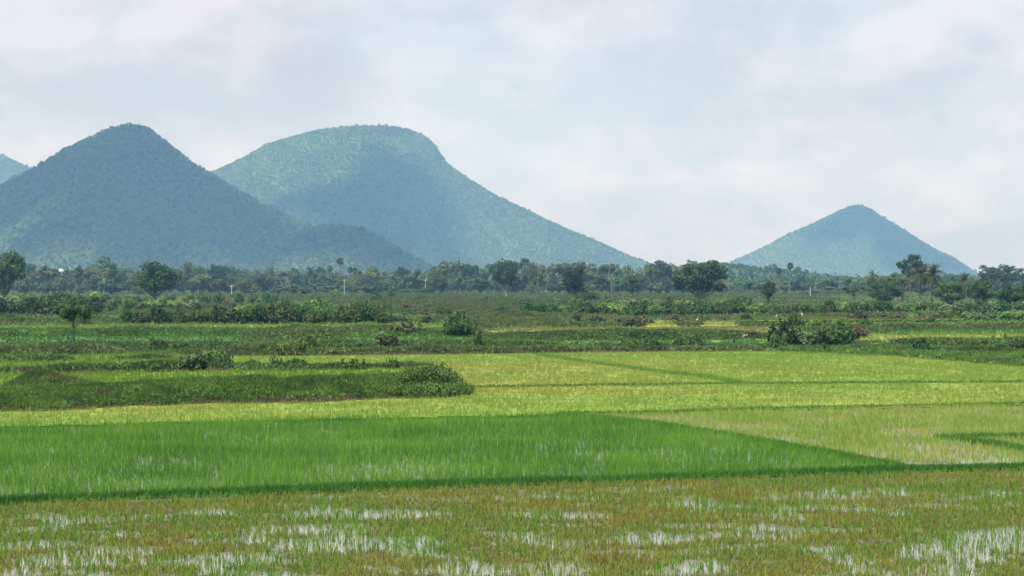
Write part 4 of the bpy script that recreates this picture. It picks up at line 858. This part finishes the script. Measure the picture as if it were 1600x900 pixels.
pole(1533, 480, 456, 'pale pole among the dense trees right of the palms', False)

def box(x0, x1, y0, y1, z0, z1):
    v = np.array([(x, y, z) for z in (z0, z1) for y in (y0, y1) for x in (x0, x1)], float)
    return v, np.array([(0, 2, 3, 1), (4, 5, 7, 6), (0, 1, 5, 4), (2, 6, 7, 3), (0, 4, 6, 2), (1, 3, 7, 5)])
hs = obj('house', None, label='pale roofed house half hidden in the tree line below the conical hill', cat='house', loc=((96 - 800) * 1000 / F, 1000, 0))
v, f = box(-2.6, 2.6, 0, 7, -0.2, 11.6); obj('wall', mesh_np('wall', v, f, 4, mats=[plain('limewash', (0.62, 0.60, 0.55))]), hs)
M_roof = plain('sheet_roof', (0.42, 0.43, 0.44), rough=0.6, scale=0.8, var=0.12)
rv = np.array([(-3.1, -0.6, 11.62), (3.1, -0.6, 11.62), (3.1, 7.6, 11.62), (-3.1, 7.6, 11.62), (-2.2, 3.5, 13.1), (1.6, 3.5, 13.1)]); 
rf = np.array([(0, 1, 5, 4), (3, 4, 5, 2), (0, 3, 2, 1), (1, 2, 5, 5), (0, 4, 4, 3)])
me = bpy.data.meshes.new('roof'); me.from_pydata([tuple(q) for q in rv], [], [(0, 1, 5, 4), (3, 4, 5, 2), (0, 3, 2, 1), (1, 2, 5), (0, 4, 3)]); me.materials.append(M_roof); obj('roof', me, hs)
M_dark = plain('dark_glass', (0.05, 0.05, 0.06), rough=0.3)
for wx in (-2, 0.8):
    for wz in (1.2, 4.8, 8.4):
        v, f = box(wx, wx + 1.1, -0.06, -0.004, wz, wz + 1.4); obj('window', mesh_np('window', v, f, 4, mats=[M_dark]), hs)

st = G(106, 541); sr = obj('dead_stump', tubes_mesh('dead_stump', [([(0, 0, -0.1), (0.02, 0, 0.3), (-0.03, 0, 0.5), (0.08, 0, 0.62), (0.14, 0, 0.86)], [0.07, 0.055, 0.05, 0.035, 0.015]), ([(-0.02, 0, 0.45), (-0.08, 0, 0.6)], [0.03, 0.012])], plain('dead_wood', (0.05, 0.045, 0.04))),
    label='bent dark stump with a broken branch on the bank under the small tree', cat='stump', loc=(st[0], st[1], 0.25))

def skin_mesh(name, pts, edges, mat, sub=1):
    me = bpy.data.meshes.new(name); me.from_pydata([p[:3] for p in pts], edges, []); o = bpy.data.objects.new(name, me); col.objects.link(o)
    m = o.modifiers.new('s', 'SKIN'); me.skin_vertices[0].data[0].use_root = True
    for i, p in enumerate(pts): me.skin_vertices[0].data[i].radius = (p[3], p[3] * (p[4] if len(p) > 4 else 1))
    s = o.modifiers.new('u', 'SUBSURF'); s.levels = s.render_levels = sub
    dg = bpy.context.evaluated_depsgraph_get(); m2 = bpy.data.meshes.new_from_object(o.evaluated_get(dg)); bpy.data.objects.remove(o); m2.materials.clear(); m2.materials.append(mat); m2.name = name
    return m2
def goat_mesh(mat, graze):
    hz = 0.22 if graze else 0.92
    P = [(0, 0, 0.56, 0.15), (0.28, 0, 0.57, 0.155), (-0.30, 0, 0.58, 0.14), (0.42, 0, 0.60, 0.11), (0.52, 0, 0.60 if graze else 0.78, 0.07), (0.62, 0, hz + 0.12 if graze else 0.88, 0.065), (0.70 if graze else 0.78, 0, hz if graze else 0.84, 0.035),
         (-0.42, 0, 0.66, 0.03), (-0.47, 0, 0.60, 0.015)]
    E = [(0, 1), (0, 2), (1, 3), (3, 4), (4, 5), (5, 6), (2, 7), (7, 8)]
    for sx, root in ((0.30, 1), (-0.32, 2)):
        for sy in (-0.09, 0.09):
            b = len(P); kx = 0.03 if sx > 0 else -0.05
            P += [(sx, sy, 0.42, 0.06), (sx + kx, sy, 0.24, 0.032), (sx, sy, 0.04, 0.024), (sx + 0.03, sy, 0.0, 0.026)]; E += [(root, b), (b, b + 1), (b + 1, b + 2), (b + 2, b + 3)]
    for sy in (-1, 1):
        b = len(P); hx, hzz = P[5][0], P[5][2]; P += [(hx - 0.02, sy * 0.09, hzz + 0.02, 0.02), (hx - 0.05, sy * 0.14, hzz - 0.03, 0.01)]; E += [(5, b), (b, b + 1)]
    return skin_mesh('goat', P, E, mat)
def egret_mesh(mat):
    P = [(0, 0, 0.42, 0.09), (0.10, 0, 0.47, 0.07), (-0.16, 0, 0.36, 0.05), (-0.26, 0, 0.31, 0.02), (0.17, 0, 0.56, 0.03), (0.13, 0, 0.68, 0.025), (0.17, 0, 0.77, 0.024), (0.22, 0, 0.79, 0.028), (0.34, 0, 0.77, 0.008)]
    E = [(0, 1), (0, 2), (2, 3), (1, 4), (4, 5), (5, 6), (6, 7), (7, 8)]
    for sy in (-0.035, 0.035):
        b = len(P); P += [(0.0, sy, 0.30, 0.02), (0.03, sy, 0.15, 0.010), (0.0, sy, 0.0, 0.010), (0.06, sy, 0.0, 0.008)]; E += [(0, b), (b, b + 1), (b + 1, b + 2), (b + 2, b + 3)]
    return skin_mesh('egret', P, E, mat)
M_black = plain('black_coat', (0.014, 0.013, 0.012), var=0.3, scale=6); M_brown = plain('brown_coat', (0.11, 0.065, 0.045), var=0.4, scale=6); M_white = plain('white_feathers', (0.6, 0.6, 0.58), var=0.05, scale=6)
def patched():
    m = plain('brown_and_white_coat', (0.3, 0.2, 0.15), scale=3.2); r = [n for n in m.node_tree.nodes if n.type == 'VALTORGB'][0]; e = r.color_ramp.elements
    e[0].position, e[1].position = 0.5, 0.54; e[0].color = (0.11, 0.055, 0.04, 1); e[1].color = (0.26, 0.22, 0.19, 1); return m
M_patch = patched()
def animal(me, name, px, base, rot, scale, label, cat, z=0.0, group=None):
    Xp, Yp = G(px, base); Yp2 = F * (H - z) / (base - CY); Xp = (px - 800) * Yp2 / F
    o = obj(name, me, label=label, cat=cat, group=group, loc=(Xp, Yp2, z)); o.rotation_euler = (0, 0, rot); o.scale = (scale,) * 3; return o
gb, gg, gp, gr = goat_mesh(M_black, False), goat_mesh(M_black, True), goat_mesh(M_patch, True), goat_mesh(M_brown, True)
animal(gg, 'goat', 1178, 527.5, 2.9, 0.62, 'black goat on top of the grassy bank left of the big dark bush', 'goat', 0.35, 'goats grazing in the middle fields')
animal(gp, 'goat', 1164, 531.5, 0.5, 0.62, 'brown and white goat coming down the bank between two black goats', 'goat', 0.12, 'goats grazing in the middle fields')
animal(gb, 'goat', 1147, 538, 1.3, 0.48, 'black goat standing in the green strip below the others', 'goat', 0.10, 'goats grazing in the middle fields')
animal(gr, 'goat', 1399, 537.5, 0.3, 0.55, 'brown goat half hidden by the bank before the right yellow strip', 'goat', 0.20, 'goats grazing in the middle fields')
animal(gr, 'goat', 1117, 504, 2.8, 0.6, 'reddish goat behind the brown bush near the small pale field', 'goat', 0.42, 'goats grazing in the middle fields')
eg = egret_mesh(M_white)
animal(eg, 'egret', 1089, 503, 0.4, 0.62, 'white egret standing on the bare earth bank', 'egret', 0.30, 'white egrets')
animal(eg, 'egret', 1253, 494, 2.6, 0.6, 'white egret in front of the long green hedge near the tall narrow bush', 'egret', 0.6, 'white egrets')
animal(eg, 'egret', 1213, 496.5, 0.2, 0.5, 'white egret left of the tall narrow bush', 'egret', 0.4, 'white egrets')

# ------------------------------------------------------------------ clouds that shade the hills, and the haze
M_cloud = plain('cloud', (0.85, 0.85, 0.87), rough=1, spec=0, var=0.02, scale=0.001)
def cloud(target, blobs, alt, seed):
    """target: world point that lies in the cloud's shadow; blobs: (dx, dy, rx, ry) on the ground"""
    base = np.array(target) + sun_dir * (alt - target[2]) / sun_dir[2]; r_ = np.random.default_rng(seed); V = []; Fs = []; o = 0
    nu, nv = 22, 10
    for dx_, dy_, rx, ry in blobs:
        u = np.linspace(0, 2 * np.pi, nu, endpoint=False); w_ = np.linspace(-np.pi / 2, np.pi / 2, nv)
        U_, W_ = np.meshgrid(u, w_); k = 1 + 0.22 * (fbm(U_ * 1.2 + seed, W_ * 1.5 + dx_, seed) - 0.5) * 2
        v = np.stack([base[0] + dx_ + rx * np.cos(U_) * np.cos(W_) * k, base[1] + dy_ + ry * np.sin(U_) * np.cos(W_) * k, base[2] + 60 * np.sin(W_) * k * (W_ > 0) + 14 * np.sin(W_) * (W_ <= 0)], 2).reshape(-1, 3)
        i = (np.arange(nv - 1)[:, None] * nu + np.arange(nu)[None]); j = (np.arange(nv - 1)[:, None] * nu + (np.arange(nu)[None] + 1) % nu)
        V.append(v); Fs.append(np.stack([i, j, j + nu, i + nu], 2).reshape(-1, 4) + o); o += len(v)
    obj('clouds', mesh_np('clouds', np.concatenate(V), np.concatenate(Fs), 4, smooth=True, mats=[M_cloud]), kind='structure')
ALT = 1500
def hill_point(k, px, py):
    """where the eye's ray through a photo pixel meets hill k"""
    fn, D, mxh = HF[k]; Yq = np.arange(D - mxh * 2.4, D + 5, 4.0); Xq = (px - 800) * Yq / F; zq = Z(py, Yq); hit = np.nonzero(fn(Xq, Yq) >= zq)[0]
    q = hit[0] if len(hit) else len(Yq) - 1; return Xq[q], Yq[q], zq[q]
def shade(k, spots, seed):
    ref = hill_point(k, spots[0][0], spots[0][1]); blobs = []
    for px, py, rp in spots:
        P = hill_point(k, px, py); off = np.array(P) - np.array(ref); lift = sun_dir[:2] / sun_dir[2] * (ref[2] - P[2]); rr = rp * HF[k][1] / F
        blobs.append((off[0] + lift[0], off[1] + lift[1], rr, rr * 1.5))
    cloud(ref, blobs, ALT, seed)
shade(0, [(205, 235, 70), (205, 210, 60), (110, 245, 55), (20, 290, 60), (140, 270, 80), (260, 290, 85), (60, 310, 80), (190, 320, 90), (340, 330, 80), (110, 350, 60), (-20, 350, 80), (-120, 380, 90), (420, 370, 60), (270, 345, 60), (30, 385, 40), (380, 395, 40)], 1)
shade(1, [(520, 365, 60), (470, 375, 50), (580, 380, 55), (620, 400, 45), (440, 400, 50)], 4)
shade(2, [(625, 275, 42), (590, 300, 50), (660, 300, 45), (540, 315, 45), (640, 330, 60), (490, 322, 40), (590, 345, 55), (682, 335, 30), (450, 318, 28), (600, 375, 40), (540, 350, 40)], 2)
shade(4, [(1345, 345, 42), (1400, 375, 42), (1310, 362, 34), (1450, 400, 36), (1390, 405, 26), (1270, 375, 22), (1490, 415, 30)], 3)

hz = bpy.data.materials.new('haze'); hz.use_nodes = True; t = hz.node_tree; t.nodes.clear()
o = N(t, 'ShaderNodeOutputMaterial'); pv = N(t, 'ShaderNodeVolumePrincipled'); pv.inputs['Density'].default_value = 0.000178; pv.inputs['Color'].default_value = (0.27, 0.60, 1.0, 1); pv.inputs['Absorption Color'].default_value = (1, 1, 1, 1); pv.inputs['Anisotropy'].default_value = 0.1
t.links.new(pv.outputs[0], o.inputs['Volume'])
v, f = box(-4500, 4500, -300, 6900, -1.3, 480)
obj('haze', mesh_np('haze', v, f, 4, mats=[hz]), kind='stuff', label='thin blue haze hanging over the whole plain and the hills', cat='haze')
print('objects', len(bpy.data.objects))
